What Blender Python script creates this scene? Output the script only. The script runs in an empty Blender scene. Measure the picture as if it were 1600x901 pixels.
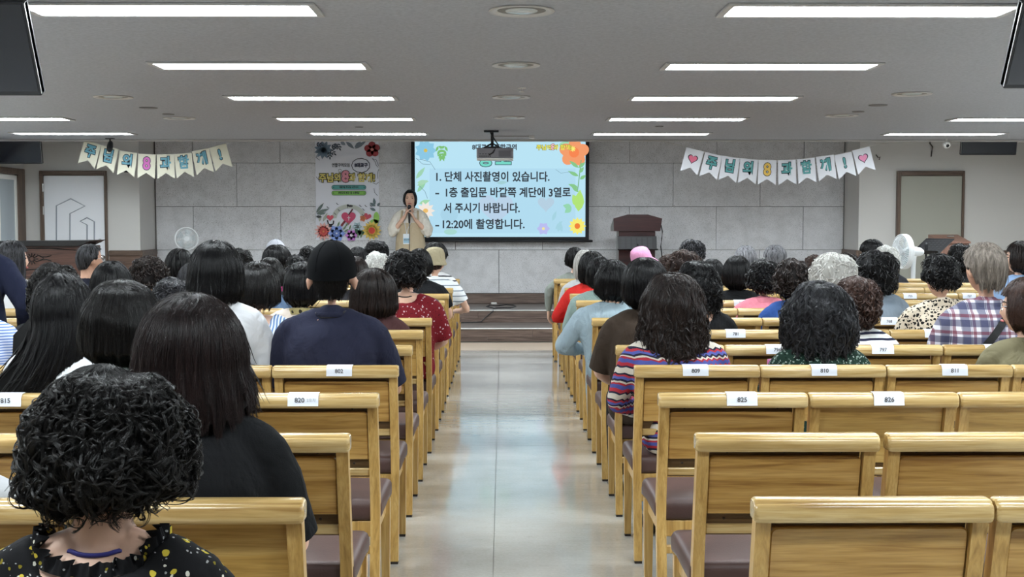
import bpy, bmesh, math, random
import numpy as np
from mathutils import Vector, Matrix

random.seed(7)
RNG = np.random.default_rng(11)
SC = bpy.context.scene
COL = SC.collection
R = math.radians

# ------------------------------------------------------------------ camera, world, exposure
FPX = 1900.0
CAM_H = 1.5
cam_data = bpy.data.cameras.new('camera')
cam_data.sensor_width = 36.0
cam_data.lens = FPX / 1600.0 * 36.0
cam_data.clip_start = 0.05
cam_data.clip_end = 100
cam = bpy.data.objects.new('camera', cam_data)
COL.objects.link(cam)
cam.location = (0, 0, CAM_H)
cam.rotation_euler = (R(90 - 3.31), R(0.0), R(-0.452))
SC.camera = cam
CAM_R = cam.rotation_euler.to_matrix()

world = bpy.data.worlds.new('world')
SC.world = world
world.use_nodes = True
world.node_tree.nodes['Background'].inputs[0].default_value = (0.6, 0.7, 0.8, 1)
world.node_tree.nodes['Background'].inputs[1].default_value = 0.05

PANEL_L = 46.0          # radiance of the ceiling light panels
SC.view_settings.view_transform = 'Standard'
SC.view_settings.look = 'None'
SC.view_settings.exposure = 0.0
SC.view_settings.gamma = 1.0
SC.view_settings.use_curve_mapping = False


def at(px, py, Y):
    """world point seen at photo pixel (px, py) at depth Y"""
    d = CAM_R @ Vector(((px - 800) / FPX, -(py - 450.5) / FPX, -1.0))
    s = Y / d.y
    return Vector((d.x * s, Y, CAM_H + d.z * s))


def rowY(k):
    return 2.685 + 0.83 * k


# ------------------------------------------------------------------ small helpers
def lin(r, g, b):
    f = lambda c: (c / 255 / 12.92) if c / 255 <= 0.04045 else ((c / 255 + 0.055) / 1.055) ** 2.4
    return (f(r), f(g), f(b), 1.0)


class NT:
    def __init__(self, name):
        self.m = bpy.data.materials.new(name)
        self.m.use_nodes = True
        self.t = self.m.node_tree
        self.b = self.t.nodes['Principled BSDF']

    def n(self, typ, **kw):
        nd = self.t.nodes.new(typ)
        for k, v in kw.items():
            if k.startswith('i_'):
                nd.inputs[k[2:].replace('_', ' ')].default_value = v
            elif k.startswith('n_'):
                nd.inputs[int(k[2:])].default_value = v
            else:
                setattr(nd, k, v)
        return nd

    def l(self, a, b):
        self.t.links.new(a, b)

    def math(self, op, a, b=None, c=None):
        nd = self.n('ShaderNodeMath', operation=op)
        for i, v in enumerate((a, b, c)):
            if v is None:
                continue
            if isinstance(v, (int, float)):
                nd.inputs[i].default_value = v
            else:
                self.l(v, nd.inputs[i])
        return nd.outputs[0]

    def mix(self, fac, a, b):
        nd = self.n('ShaderNodeMix', data_type='RGBA')
        for s, v in ((0, fac), (6, a), (7, b)):
            if isinstance(v, (int, float, tuple)):
                nd.inputs[s].default_value = v
            else:
                self.l(v, nd.inputs[s])
        return nd.outputs[2]

    def ramp(self, fac, stops, interp='LINEAR'):
        nd = self.n('ShaderNodeValToRGB')
        cr = nd.color_ramp
        cr.interpolation = interp
        while len(cr.elements) < len(stops):
            cr.elements.new(0.5)
        for e, (p, c) in zip(cr.elements, stops):
            e.position = p
            e.color = c
        self.l(fac, nd.inputs[0])
        return nd.outputs[0]

    def coords(self, rand=0.0):
        tc = self.n('ShaderNodeTexCoord').outputs['Object']
        if rand:
            oi = self.n('ShaderNodeObjectInfo').outputs['Random']
            add = self.n('ShaderNodeVectorMath', operation='ADD')
            cx = self.n('ShaderNodeCombineXYZ')
            v = self.math('MULTIPLY', oi, rand)
            for i in range(3):
                self.l(v, cx.inputs[i])
            self.l(tc, add.inputs[0])
            self.l(cx.outputs[0], add.inputs[1])
            return add.outputs[0]
        return tc

    def scaled(self, vec, s):
        mp = self.n('ShaderNodeMapping')
        mp.inputs['Scale'].default_value = s
        self.l(vec, mp.inputs['Vector'])
        return mp.outputs[0]

    def noise(self, vec, scale, detail=3.0, rough=0.5, dist=0.0):
        nd = self.n('ShaderNodeTexNoise')
        nd.inputs['Scale'].default_value = scale
        nd.inputs['Detail'].default_value = detail
        nd.inputs['Roughness'].default_value = rough
        nd.inputs['Distortion'].default_value = dist
        self.l(vec, nd.inputs['Vector'])
        return nd.outputs[0]

    def bump(self, h, strength, dist=0.01):
        nd = self.n('ShaderNodeBump')
        nd.inputs['Strength'].default_value = strength
        nd.inputs['Distance'].default_value = dist
        self.l(h, nd.inputs['Height'])
        self.l(nd.outputs[0], self.b.inputs['Normal'])

    def col(self, c):
        if isinstance(c, tuple):
            self.b.inputs['Base Color'].default_value = c
        else:
            self.l(c, self.b.inputs['Base Color'])


_M = {}


def plain(name, c, rough=0.5, metal=0.0, spec=0.5):
    if name in _M:
        return _M[name]
    t = NT(name)
    t.col(c)
    t.b.inputs['Roughness'].default_value = rough
    t.b.inputs['Metallic'].default_value = metal
    t.b.inputs['Specular IOR Level'].default_value = spec
    v = t.noise(t.coords(), 60, 2)
    t.bump(v, 0.03, 0.002)
    _M[name] = t.m
    return t.m


def emit(name, c, s=1.0):
    if name in _M:
        return _M[name]
    t = NT(name)
    t.b.inputs['Base Color'].default_value = (0, 0, 0, 1)
    t.b.inputs['Roughness'].default_value = 0.8
    t.b.inputs['Specular IOR Level'].default_value = 0.1
    t.b.inputs['Emission Color'].default_value = c
    t.b.inputs['Emission Strength'].default_value = s
    _M[name] = t.m
    return t.m


def wood(name, c0, c1, c2, axis='x', rough=0.38, rand=40.0, fine=1.0):
    """c0 dark grain, c1 mid, c2 light"""
    if name in _M:
        return _M[name]
    t = NT(name)
    co = t.coords(rand)
    s = {'x': (2.0, 38, 38), 'z': (38, 38, 2.0), 'y': (38, 2.0, 38)}[axis]
    s2 = {'x': (10, 260, 260), 'z': (260, 260, 10), 'y': (260, 10, 260)}[axis]
    n1 = t.noise(t.scaled(co, s), 1.0 * fine, 4, 0.55, 1.2)
    n2 = t.noise(t.scaled(co, s2), 1.0, 2, 0.5)
    n3 = t.noise(t.scaled(co, tuple(0.45 * q for q in s)), 1.0, 2, 0.5, 2.0)
    f = t.math('ADD', t.math('MULTIPLY', n1, 0.65), t.math('MULTIPLY', n3, 0.35))
    base = t.ramp(f, [(0.34, c0), (0.47, c1), (0.62, c2)])
    base = t.mix(t.math('MULTIPLY', t.math('SUBTRACT', n2, 0.42), 1.3), base, c0)
    t.col(base)
    t.b.inputs['Roughness'].default_value = rough
    t.bump(n2, 0.08, 0.002)
    _M[name] = t.m
    return t.m


class MB:
    """collects shapes into one mesh"""

    def __init__(self):
        self.v = []
        self.f = []
        self.mi = []
        self.cur = 0

    def add(self, vs, fs):
        o = len(self.v)
        self.v.extend([tuple(map(float, p)) for p in vs])
        self.f.extend([tuple(i + o for i in f) for f in fs])
        self.mi.extend([self.cur] * len(fs))
        return self

    def box(self, x0, x1, y0, y1, z0, z1, c=0.0):
        """box with chamfer c"""
        c = min(c, (x1 - x0) * .45, (y1 - y0) * .45, (z1 - z0) * .45)
        if c <= 0:
            v = [(x, y, z) for x in (x0, x1) for y in (y0, y1) for z in (z0, z1)]
            return self.add(v, [(0, 1, 3, 2), (4, 6, 7, 5), (0, 4, 5, 1), (2, 3, 7, 6), (0, 2, 6, 4), (1, 5, 7, 3)])
        v = []
        idx = {}
        for sx in (0, 1):
            for sy in (0, 1):
                for sz in (0, 1):
                    X = (x0, x1)[sx]; Y = (y0, y1)[sy]; Z = (z0, z1)[sz]
                    dx = c if sx == 0 else -c; dy = c if sy == 0 else -c; dz = c if sz == 0 else -c
                    for ax, p in enumerate(((X, Y + dy, Z + dz), (X + dx, Y, Z + dz), (X + dx, Y + dy, Z))):
                        idx[(sx, sy, sz, ax)] = len(v)
                        v.append(p)
        f = []
        q = idx
        for s in (0, 1):
            a = [q[(s, 0, 0, 0)], q[(s, 1, 0, 0)], q[(s, 1, 1, 0)], q[(s, 0, 1, 0)]]
            f.append(a if s else a[::-1])
            a = [q[(0, s, 0, 1)], q[(1, s, 0, 1)], q[(1, s, 1, 1)], q[(0, s, 1, 1)]]
            f.append(a[::-1] if s else a)
            a = [q[(0, 0, s, 2)], q[(1, 0, s, 2)], q[(1, 1, s, 2)], q[(0, 1, s, 2)]]
            f.append(a if s else a[::-1])
        for s in (0, 1):
            for u in (0, 1):
                f.append([q[(0, s, u, 1)], q[(1, s, u, 1)], q[(1, s, u, 2)], q[(0, s, u, 2)]])
                f.append([q[(s, 0, u, 0)], q[(s, 1, u, 0)], q[(s, 1, u, 2)], q[(s, 0, u, 2)]])
                f.append([q[(s, u, 0, 0)], q[(s, u, 1, 0)], q[(s, u, 1, 1)], q[(s, u, 0, 1)]])
        for sx in (0, 1):
            for sy in (0, 1):
                for sz in (0, 1):
                    f.append([q[(sx, sy, sz, 0)], q[(sx, sy, sz, 1)], q[(sx, sy, sz, 2)]])
        return self.add(v, f)

    def prism(self, pts, axis, a0, a1):
        """pts: 2D outline; extruded along axis between a0 and a1 ('x': (y,z), 'y': (x,z), 'z': (x,y))"""
        def P(p, a):
            return {'x': (a, p[0], p[1]), 'y': (p[0], a, p[1]), 'z': (p[0], p[1], a)}[axis]
        n = len(pts)
        v = [P(p, a0) for p in pts] + [P(p, a1) for p in pts]
        f = [tuple(range(n))[::-1], tuple(range(n, 2 * n))]
        f += [(i, (i + 1) % n, n + (i + 1) % n, n + i) for i in range(n)]
        return self.add(v, f)

    def tube(self, pts, rad, n=8, ref=(0, 0, 1), caps=True, closed=False):
        """rad: number, list of numbers, or list of (r_side, r_ref)"""
        pts = [Vector(p) for p in pts]
        m = len(pts)
        if isinstance(rad, (int, float)):
            rad = [rad] * m
        rad = [(r, r) if isinstance(r, (int, float)) else r for r in rad]
        rows = []
        ref = Vector(ref)
        for i, p in enumerate(pts):
            if closed:
                t = pts[(i + 1) % m] - pts[i - 1]
            else:
                t = pts[min(i + 1, m - 1)] - pts[max(i - 1, 0)]
            t = t.normalized() if t.length > 1e-9 else Vector((0, 0, 1))
            s = t.cross(ref)
            if s.length < 1e-3:
                s = t.cross(Vector((0, 1, 0)))
                if s.length < 1e-3:
                    s = t.cross(Vector((1, 0, 0)))
            s.normalize()
            u = s.cross(t).normalized()
            rows.append((p, s, u, t, rad[i]))
        rings = []
        if caps and not closed:
            p, s, u, t, r = rows[0]
            k = min(r)
            rings.append((p - t * k * 0.75, s, u, (r[0] * 0.55, r[1] * 0.55)))
        for p, s, u, t, r in rows:
            rings.append((p, s, u, r))
        if caps and not closed:
            p, s, u, t, r = rows[-1]
            k = min(r)
            rings.append((p + t * k * 0.75, s, u, (r[0] * 0.55, r[1] * 0.55)))
        vs = []
        for p, s, u, r in rings:
            for j in range(n):
                a = 2 * math.pi * j / n
                vs.append(p + s * (r[0] * math.cos(a)) + u * (r[1] * math.sin(a)))
        fs = []
        mm = len(rings)
        for i in range(mm if closed else mm - 1):
            for j in range(n):
                i2 = (i + 1) % mm
                fs.append((i * n + j, i * n + (j + 1) % n, i2 * n + (j + 1) % n, i2 * n + j))
        if not closed:
            fs.append(tuple(range(n))[::-1])
            fs.append(tuple(range((mm - 1) * n, mm * n)))
        return self.add(vs, fs)

    def loft(self, rings, cap=True):
        """rings: list of equal-length point lists"""
        n = len(rings[0])
        vs = [p for r in rings for p in r]
        fs = []
        for i in range(len(rings) - 1):
            for j in range(n):
                fs.append((i * n + j, i * n + (j + 1) % n, (i + 1) * n + (j + 1) % n, (i + 1) * n + j))
        if cap:
            fs.append(tuple(range(n))[::-1])
            fs.append(tuple(range((len(rings) - 1) * n, len(rings) * n)))
        return self.add(vs, fs)

    def lathe(self, prof, n=20, axis='z', c=(0, 0, 0), a0=0.0):
        rings = []
        for r, h in prof:
            ring = []
            for j in range(n):
                a = a0 + 2 * math.pi * j / n
                u, w = r * math.cos(a), r * math.sin(a)
                ring.append({'z': (c[0] + u, c[1] + w, c[2] + h), 'y': (c[0] + u, c[1] + h, c[2] + w), 'x': (c[0] + h, c[1] + u, c[2] + w)}[axis])
            rings.append(ring)
        return self.loft(rings)

    def ellipsoid(self, c, r, nu=12, nv=8, rot=None):
        rings = []
        for i in range(nv + 1):
            th = math.pi * (0.02 + 0.96 * i / nv)
            ring = []
            for j in range(nu):
                a = 2 * math.pi * j / nu
                p = Vector((r[0] * math.sin(th) * math.cos(a), r[1] * math.sin(th) * math.sin(a), r[2] * math.cos(th)))
                if rot:
                    p = rot @ p
                ring.append(Vector(c) + p)
            rings.append(ring)
        return self.loft(rings)

    def mesh(self, name, mats, smooth=None):
        me = bpy.data.meshes.new(name)
        me.from_pydata(self.v, [], self.f)
        for m in (mats if isinstance(mats, (list, tuple)) else [mats]):
            me.materials.append(m)
        if any(self.mi):
            me.polygons.foreach_set('material_index', self.mi)
        bm = bmesh.new()
        bm.from_mesh(me)
        bmesh.ops.recalc_face_normals(bm, faces=bm.faces)
        if smooth is not None:
            for f in bm.faces:
                f.smooth = True
            for e in bm.edges:
                if len(e.link_faces) == 2 and e.calc_face_angle(0) > R(smooth):
                    e.smooth = False
        bm.to_mesh(me)
        bm.free()
        return me

    def build(self, name, mats, parent=None, smooth=None, loc=None):
        return link(name, self.mesh(name, mats, smooth), parent, loc)


def link(name, data, parent=None, loc=None):
    o = bpy.data.objects.new(name, data)
    COL.objects.link(o)
    if parent is not None:
        o.parent = parent
    if loc is not None:
        o.location = loc
    return o


def tag(o, label, cat, group=None):
    o['label'] = label
    o['category'] = cat
    if group:
        o['group'] = group
    return o


def thing(name, label, cat, loc=(0, 0, 0), rz=0.0, group=None):
    o = bpy.data.objects.new(name, None)
    COL.objects.link(o)
    o.empty_display_size = 0.1
    o.location = loc
    o.rotation_euler = (0, 0, rz)
    return tag(o, label, cat, group)


def struct(o):
    o['kind'] = 'structure'
    return o


def box_obj(name, x0, x1, y0, y1, z0, z1, m, parent=None, c=0.0):
    return MB().box(x0, x1, y0, y1, z0, z1, c).build(name, m, parent)


TEXTS = []


def text(name, body, size, m, parent, loc, bold=0.0, align='CENTER', sx=1.0, rot=(math.pi / 2, 0, 0), ext=0.0):
    cu = bpy.data.curves.new(name, 'FONT')
    cu.body = body
    cu.size = size
    cu.offset = bold
    cu.extrude = ext
    cu.align_x = align
    cu.align_y = 'CENTER'
    cu.resolution_u = 3
    cu.materials.append(m)
    o = link(name, cu, parent, loc)
    o.rotation_euler = rot
    o.scale = (sx, 1, 1)
    TEXTS.append(o)
    return o
# ------------------------------------------------------------------ shared materials
CEIL = 2.45
STAGE_Z = 0.32
YB = 16.8          # back wall of the stage
YW = 16.1          # front walls beside the stage
XL, XR = -6.3, 7.2
YREAR = -3.0

m_white = plain('white_paint', lin(232, 231, 226), 0.5)
m_cream = plain('cream_wallpaper', lin(214, 212, 208), 0.75)
m_black = plain('black_plastic', lin(24, 25, 28), 0.4)
m_black_gloss = plain('black_lacquer', lin(16, 15, 17), 0.25)
m_metal = plain('brushed_metal', lin(190, 190, 190), 0.3, 1.0)
m_chrome = plain('chrome', lin(225, 225, 225), 0.12, 1.0)
m_trim_wood = wood('brown_trim_wood', lin(78, 62, 52), lin(98, 80, 68), lin(116, 97, 83), 'x')
m_trim_wood_z = wood('brown_trim_wood_upright', lin(78, 62, 52), lin(98, 80, 68), lin(116, 97, 83), 'z')
m_wains = wood('wainscot_wood', lin(86, 66, 56), lin(108, 86, 74), lin(126, 104, 90), 'x')
m_step = wood('step_laminate', lin(74, 60, 54), lin(104, 88, 80), lin(128, 110, 100), 'x', 0.32)
m_tread = wood('tread_laminate', lin(92, 84, 80), lin(116, 108, 103), lin(134, 126, 121), 'x', 0.3)
m_darkwood = wood('dark_red_wood', lin(38, 16, 18), lin(58, 28, 29), lin(72, 38, 37), 'x', 0.28)
m_steel_white = plain('white_enamel', lin(228, 232, 234), 0.35)


def ceiling_mat():
    t = NT('ceiling_tex')
    co = t.coords()
    n = t.noise(co, 45, 4, 0.7)
    t.col(t.ramp(n, [(0.3, lin(168, 171, 178)), (0.7, lin(192, 195, 202))]))
    t.b.inputs['Roughness'].default_value = 0.9
    t.bump(t.noise(co, 130, 3, 0.7), 0.35, 0.004)
    return t.m


def stone_mat():
    t = NT('stone_board')
    co = t.coords(30)
    n = t.noise(co, 6, 5, 0.65)
    s = t.noise(co, 120, 2, 0.6)
    c = t.ramp(n, [(0.3, lin(208, 208, 209)), (0.52, lin(223, 223, 225)), (0.75, lin(232, 232, 234))])
    c = t.mix(t.ramp(s, [(0.56, (0, 0, 0, 1)), (0.72, (1, 1, 1, 1))]), c, lin(150, 147, 145))
    t.col(c)
    t.b.inputs['Roughness'].default_value = 0.8
    t.bump(s, 0.1, 0.003)
    return t.m


def floor_mat():
    t = NT('vinyl_floor')
    co = t.coords(0)
    n = t.noise(co, 1.6, 5, 0.6)
    s = t.noise(co, 70, 3, 0.6)
    f = t.math('ADD', t.math('MULTIPLY', n, 0.7), t.math('MULTIPLY', s, 0.3))
    c = t.ramp(f, [(0.3, lin(170, 166, 158)), (0.5, lin(188, 185, 177)), (0.7, lin(201, 198, 191))])
    sc = t.noise(t.scaled(co, (1.0, 6.0, 1.0)), 9, 5, 0.7, 1.5)
    c = t.mix(t.math('MULTIPLY', t.ramp(sc, [(0.62, (0, 0, 0, 1)), (0.68, (1, 1, 1, 1))]), 0.35), c, lin(120, 112, 102))
    t.col(c)
    rr = t.math('ADD', t.math('MULTIPLY', n, 0.14), 0.09)
    t.l(rr, t.b.inputs['Roughness'])
    t.b.inputs['Specular IOR Level'].default_value = 0.85
    t.b.inputs['Coat Weight'].default_value = .7
    t.b.inputs['Coat Roughness'].default_value = .07
    wv = t.noise(t.scaled(co, (0.7, 3.4, 1.0)), 1.7, 3, 0.55)
    t.bump(wv, 0.4, 0.012)
    return t.m


m_ceil = ceiling_mat()
m_stone = stone_mat()
m_floor = floor_mat()
m_panel = emit('light_panel', (0.88, 0.96, 1.0, 1), PANEL_L)

# ------------------------------------------------------------------ floor, ceiling, walls
floor = struct(box_obj('floor', XL - .3, XR + .3, YREAR - .2, YB + .4, -0.2, -0.004, plain('floor_seam', lin(105, 98, 88), 0.6)))
sheets = [(-6.3, -3.68), (-3.68, -1.86), (-1.86, -0.04), (-0.04, 1.79), (1.79, 3.61), (3.61, 5.43), (5.43, 7.2)]
ycuts = [YREAR, 2.2, 7.97, 13.75]
for x0, x1 in sheets:
    for y0, y1 in zip(ycuts[:-1], ycuts[1:]):
        box_obj('vinyl_sheet', x0 + .0012, x1 - .0012, y0 + .0012, y1 - .0012, -0.004, 0.0, m_floor, floor)
m_front = wood('front_floor_laminate', lin(176, 156, 136), lin(190, 170, 150), lin(200, 182, 163), 'x', 0.3)
for i, (x0, x1) in enumerate([(-6.3, -3.9), (-3.9, -1.5), (-1.5, .9), (.9, 3.3), (3.3, 5.7), (5.7, 7.2)]):
    box_obj('floor_board', x0 + .001, x1 - .001, 13.752, 14.6, -0.004, 0.0, m_front, floor)
for sx0, sx1 in ((XL, -4.88), (4.82, XR)):
    box_obj('floor_board', sx0 + .001, sx1 - .001, 14.602, YW, -0.004, 0.0, m_front, floor)

ceiling = struct(box_obj('ceiling', XL - .2, XR + .2, YREAR - .2, 14.85, CEIL, CEIL + .5, m_ceil))
ceiling_stage = struct(box_obj('ceiling_front', XL - .2, XR + .2, 14.85, YB + .4, 2.95, 3.2, m_ceil))
tr = struct(MB().box(XL, XR, 14.80, 14.87, CEIL - .022, CEIL - .001, .004).build('trim_1', plain('trim_white', lin(190, 188, 186), .5)))

m_backbase = plain('joint_grey', lin(120, 117, 114), 0.9)
wall_back = struct(box_obj('wall_back', -4.92, 4.86, YB, YB + .2, 0, 3.0, m_backbase))
zj = [0.463, 1.063, 1.659, 2.255, 2.95]
xB = (-4.76, 4.71)
for r in range(4):
    off = 2.352 if r % 2 == 0 else 1.751
    k = -7
    while True:
        x0 = off + 1.2 * k; x1 = x0 + 1.2
        k += 1
        if x1 < xB[0]: continue
        if x0 > xB[1]: break
        a, b = max(x0, xB[0]), min(x1, xB[1])
        if b - a < .02: continue
        MB().box(a + .003, b - .003, YB - .022, YB - .001, zj[r] + .003, zj[r + 1] - .003, .003).build('stone_panel', m_stone, wall_back)
struct(MB().box(-4.78, 4.72, YB - .034, YB - .002, STAGE_Z, .458, .006).build('baseboard_back', m_step))

# front walls beside the stage with return faces
wl = struct(box_obj('wall_front_left', XL - .2, -4.78, YW, YB + .2, 0, 2.95, m_cream))
wr = struct(box_obj('wall_front_right', 4.72, XR + .2, YW, YB + .2, 0, 2.95, m_cream))
struct(box_obj('wall_left', XL - .2, XL, YREAR, YW, 0, 2.95, m_cream))
struct(box_obj('wall_right', XR, XR + .2, YREAR, YW, 0, 2.95, m_cream))
struct(box_obj('wall_rear', XL - .2, XR + .2, YREAR - .2, YREAR, 0, CEIL, m_cream))


def wains(parent, x0, x1, y0, y1):
    """wainscot with two boards and a cap on a wall piece given as a thin box"""
    dx = x1 - x0 > y1 - y0
    for z0, z1 in ((0.0, .5), (.506, 1.0)):
        box_obj('wainscot_board', x0, x1, y0, y1, z0, z1, m_wains, parent, .004)
    g = .012
    box_obj('wainscot_cap', x0 - (0 if dx else g), x1 + (0 if dx else g), y0 - (g if dx else 0), y1, 1.0, 1.075, m_trim_wood, parent, .008)


dl0, dl1 = at(64, 300, YW).x, at(168, 300, YW).x
dr0, dr1 = at(1400, 300, YW).x, at(1505, 300, YW).x
wains(wl, XL, dl0 - .01, YW - .02, YW)
wains(wl, dl1 + .01, -4.78, YW - .02, YW)
wains(wl, -4.78, -4.76, YW - .02, YB)
wains(wr, 4.72, dr0 - .01, YW - .02, YW)
wains(wr, dr1 + .01, XR, YW - .02, YW)
wains(wr, 4.70, 4.72, YW - .02, YB)

# doors
for nm, x0, x1, mdoor in (('door_1', dl0, dl1, plain('white_steel_door', lin(244, 246, 250), .35)), ('door_2', dr0, dr1, plain('grey_green_door', lin(172, 172, 160), .6))):
    d = struct(MB().box(x0 + .05, x1 - .03, YW - .035, YW - .002, 0.012, 2.055, .004).build(nm, mdoor))
    fr = .05
    MB().box(x0, x0 + fr, YW - .06, YW - .001, 0, 2.12, .006).build('door_jamb', m_trim_wood_z, d)
    MB().box(x1 - .03, x1, YW - .06, YW - .001, 0, 2.12, .006).build('door_jamb', m_trim_wood_z, d)
    MB().box(x0 + fr, x1 - .03, YW - .06, YW - .001, 2.06, 2.12, .006).build('door_header', m_trim_wood, d)
    if nm == 'door_1':
        def dp(u, v):
            p = at(u / 3.9175, 200 + v / 3.9175, YW - .037)
            return (p.x, YW - .037, p.z)
        for pl in ([(345, 980), (345, 475), (433, 432), (520, 477), (428, 523), (428, 980)],
                   [(577, 980), (577, 572), (532, 548), (490, 570), (533, 592), (533, 980)]):
            MB().tube([dp(*q) for q in pl], .009, 6, (0, 1, 0)).build('embossed_line', plain('door_emboss_shade', lin(158, 163, 172), .4), d)  # grey puts the shadow of the raised lines into their colour
        p = at(156, 376, YW - .04)
        MB().lathe([(.0, -.02), (.022, -.02), (.026, -.008), (.028, 0)], 16, 'y', (p.x, YW - .036, p.z)).build('door_lock', m_metal, d, 40)
        p = at(160, 402, YW - .04)
        MB().lathe([(.0, -.075), (.022, -.072), (.036, -.055), (.036, -.04), (.014, -.028), (.014, -.01), (.036, -.008), (.036, 0)], 18, 'y', (p.x, YW - .036, p.z)).build('door_knob', m_chrome, d, 50)
        for zz in (.3, 1.55, 1.85):
            MB().tube([(x0 + .05, YW - .065, zz), (x0 + .05, YW - .065, zz + .1)], .009, 8).build('hinge', m_metal, d)

# window / sliding door on the left wall
w = struct(MB().box(XL + .001, XL + .05, 15.80, 16.03, 0, 2.14, .006).build('window_1', m_trim_wood_z))
MB().box(XL + .001, XL + .05, 13.4, 15.80, 2.06, 2.14, .006).build('window_header', m_trim_wood, w)
MB().box(XL + .001, XL + .05, 13.3, 13.4, 0, 2.14, .006).build('window_post', m_trim_wood_z, w)
m_frost = plain('frosted_glass', lin(176, 186, 192), .25)
for i in range(4):
    a = 13.4 + .6 * i
    for y0, y1, z0, z1 in ((a, a + .06, .05, 2.05), (a + .54, a + .6, .05, 2.05), (a + .06, a + .54, 1.99, 2.05), (a + .06, a + .54, .05, .13), (a + .06, a + .54, 1.0, 1.06)):
        MB().box(XL + .004, XL + .035, y0, y1, z0, z1, .004).build('sash', m_white, w)
    for z0, z1 in ((.13, 1.0), (1.06, 1.99)):
        MB().box(XL + .012, XL + .02, a + .06, a + .54, z0, z1).build('pane', m_frost, w)

# stage: two steps with laminate planks
XS0, XS1 = -4.88, 4.82
stage = struct(box_obj('stage_floor', XS0, XS1, 15.62, YB, 0, STAGE_Z - .012, m_tread))
box_obj('stage_step', XS0, XS1, 14.78, 15.62, 0, .148, m_tread, stage)
rp = random.Random(3)
for (yy, z0, z1) in ((14.765, 0.0, .15), (15.605, .16, .31)):
    for zz0, zz1 in ((z0, z0 + .05), (z0 + .05, z1)):
        x = XS0 - rp.uniform(0, .8)
        while x < XS1:
            L = rp.uniform(.9, 1.5)
            a, b = max(x, XS0), min(x + L, XS1)
            if b - a > .02:
                MB().box(a + .0015, b - .0015, yy, yy + .014, zz0 + .001, zz1 - .001, .001).build('riser_plank', m_step, stage)
            x += L
for (y0, y1, z) in ((14.782, 15.604, .16), (15.622, YB - .035, STAGE_Z)):
    for i in range(8):
        a = XS0 + (XS1 - XS0) / 8 * i
        n = 3 if y0 < 15 else 4
        for j in range(n):
            c0 = y0 + (y1 - y0) / n * j
            MB().box(a + .001, a + (XS1 - XS0) / 8 - .001, c0 + .001, c0 + (y1 - y0) / n - .001, z - .012, z, .001).build('tread_plank', m_tread, stage)
for yy, zz in ((14.758, .16), (15.598, STAGE_Z)):
    MB().box(XS0, XS1, yy, yy + .024, zz - .01, zz + .002, .002).build('nosing_strip', plain('white_nosing', lin(235, 235, 232), .3), stage)

# ------------------------------------------------------------------ ceiling lights
pan_w, pan_d = 1.27, .27
px_cols = (-4.8, -1.5, 1.67, 4.97)
py_rows = (1.53, 3.57, 5.6, 7.64, 9.67, 11.7, 13.73)
fm = MB()
W2, D2 = pan_w / 2, pan_d / 2
t_ = .035
for (a, b, c, d_) in ((-W2 - t_, W2 + t_, -D2 - t_, -D2), (-W2 - t_, W2 + t_, D2, D2 + t_), (-W2 - t_, -W2, -D2, D2), (W2, W2 + t_, -D2, D2)):
    fm.box(a, b, c, d_, -.012, -.0005, .003)
fme = fm.mesh('panel_frame', plain('panel_frame_white', lin(200, 200, 200), .5))
pme = MB().box(-W2, W2, -D2, D2, -.006, -.001).mesh('panel', m_panel)
rowname = {0: 'above the camera', 1: 'just ahead above the camera', 2: 'first wholly in view', 3: 'second in view from the camera', 4: 'third in view from the camera', 5: 'second from the stage', 6: 'nearest the stage'}
colname = {0: 'outermost column on the piano side', 1: 'inner column on the piano side', 2: 'inner column on the lectern side', 3: 'outermost column on the lectern side'}
for j, y in enumerate(py_rows):
    for i, x in enumerate(px_cols):
        lab = 'bright ceiling light panel, %s, %s' % (colname[i], rowname[j])
        t = thing('ceiling_light', lab, 'light', (x, y, CEIL), 0, 'ceiling light panels')
        link('frame', fme, t)
        link('diffuser', pme, t)

# round downlights, speakers, detectors
ring = MB().lathe([(.118, -.001), (.15, -.001), (.152, -.006), (.147, -.010), (.122, -.006), (.112, -.002)], 32).mesh('ring', plain('downlight_ring', lin(205, 203, 200), .3), 50)
well = MB().lathe([(0, -.0035), (.06, -.0035), (.112, -.002), (.112, -.0005), (0, -.0005)], 32).mesh('well', plain('downlight_well', lin(120, 118, 112), .5), 50)
lens = MB().lathe([(0, -.012), (.05, -.011), (.072, -.006), (.075, -.003), (0, -.003)], 28).mesh('lens', plain('downlight_lens', lin(215, 222, 222), .2), 50)
for (px, py, lab) in ((815, 16, 'round recessed ceiling downlight over the aisle, nearest the camera'), (806, 101, 'round recessed ceiling downlight over the aisle, second from camera'),
                      (799, 151, 'round recessed ceiling downlight over the aisle, third from camera'), (796, 183, 'round recessed ceiling downlight over the aisle, nearest the stage'),
                      (177, 151, 'round recessed ceiling downlight on piano side, nearer of two'), (280, 184, 'round recessed ceiling downlight on piano side, farther of two'),
                      (1425, 146, 'round recessed ceiling downlight on lectern side, nearer of two'), (1315, 180, 'round recessed ceiling downlight on lectern side, farther of two')):
    d = CAM_R @ Vector(((px - 800) / FPX, -(py - 450.5) / FPX, -1))
    s = (CEIL - CAM_H) / d.z
    t = thing('ceiling_downlight', lab, 'light', (d.x * s, d.y * s, CEIL), 0, 'round downlights in the ceiling')
    link('ring', ring, t); link('well', well, t); link('lens', lens, t)


def on_ceiling(px, py):
    d = CAM_R @ Vector(((px - 800) / FPX, -(py - 450.5) / FPX, -1))
    s = (CEIL - CAM_H) / d.z
    return (d.x * s, d.y * s, CEIL)


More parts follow.
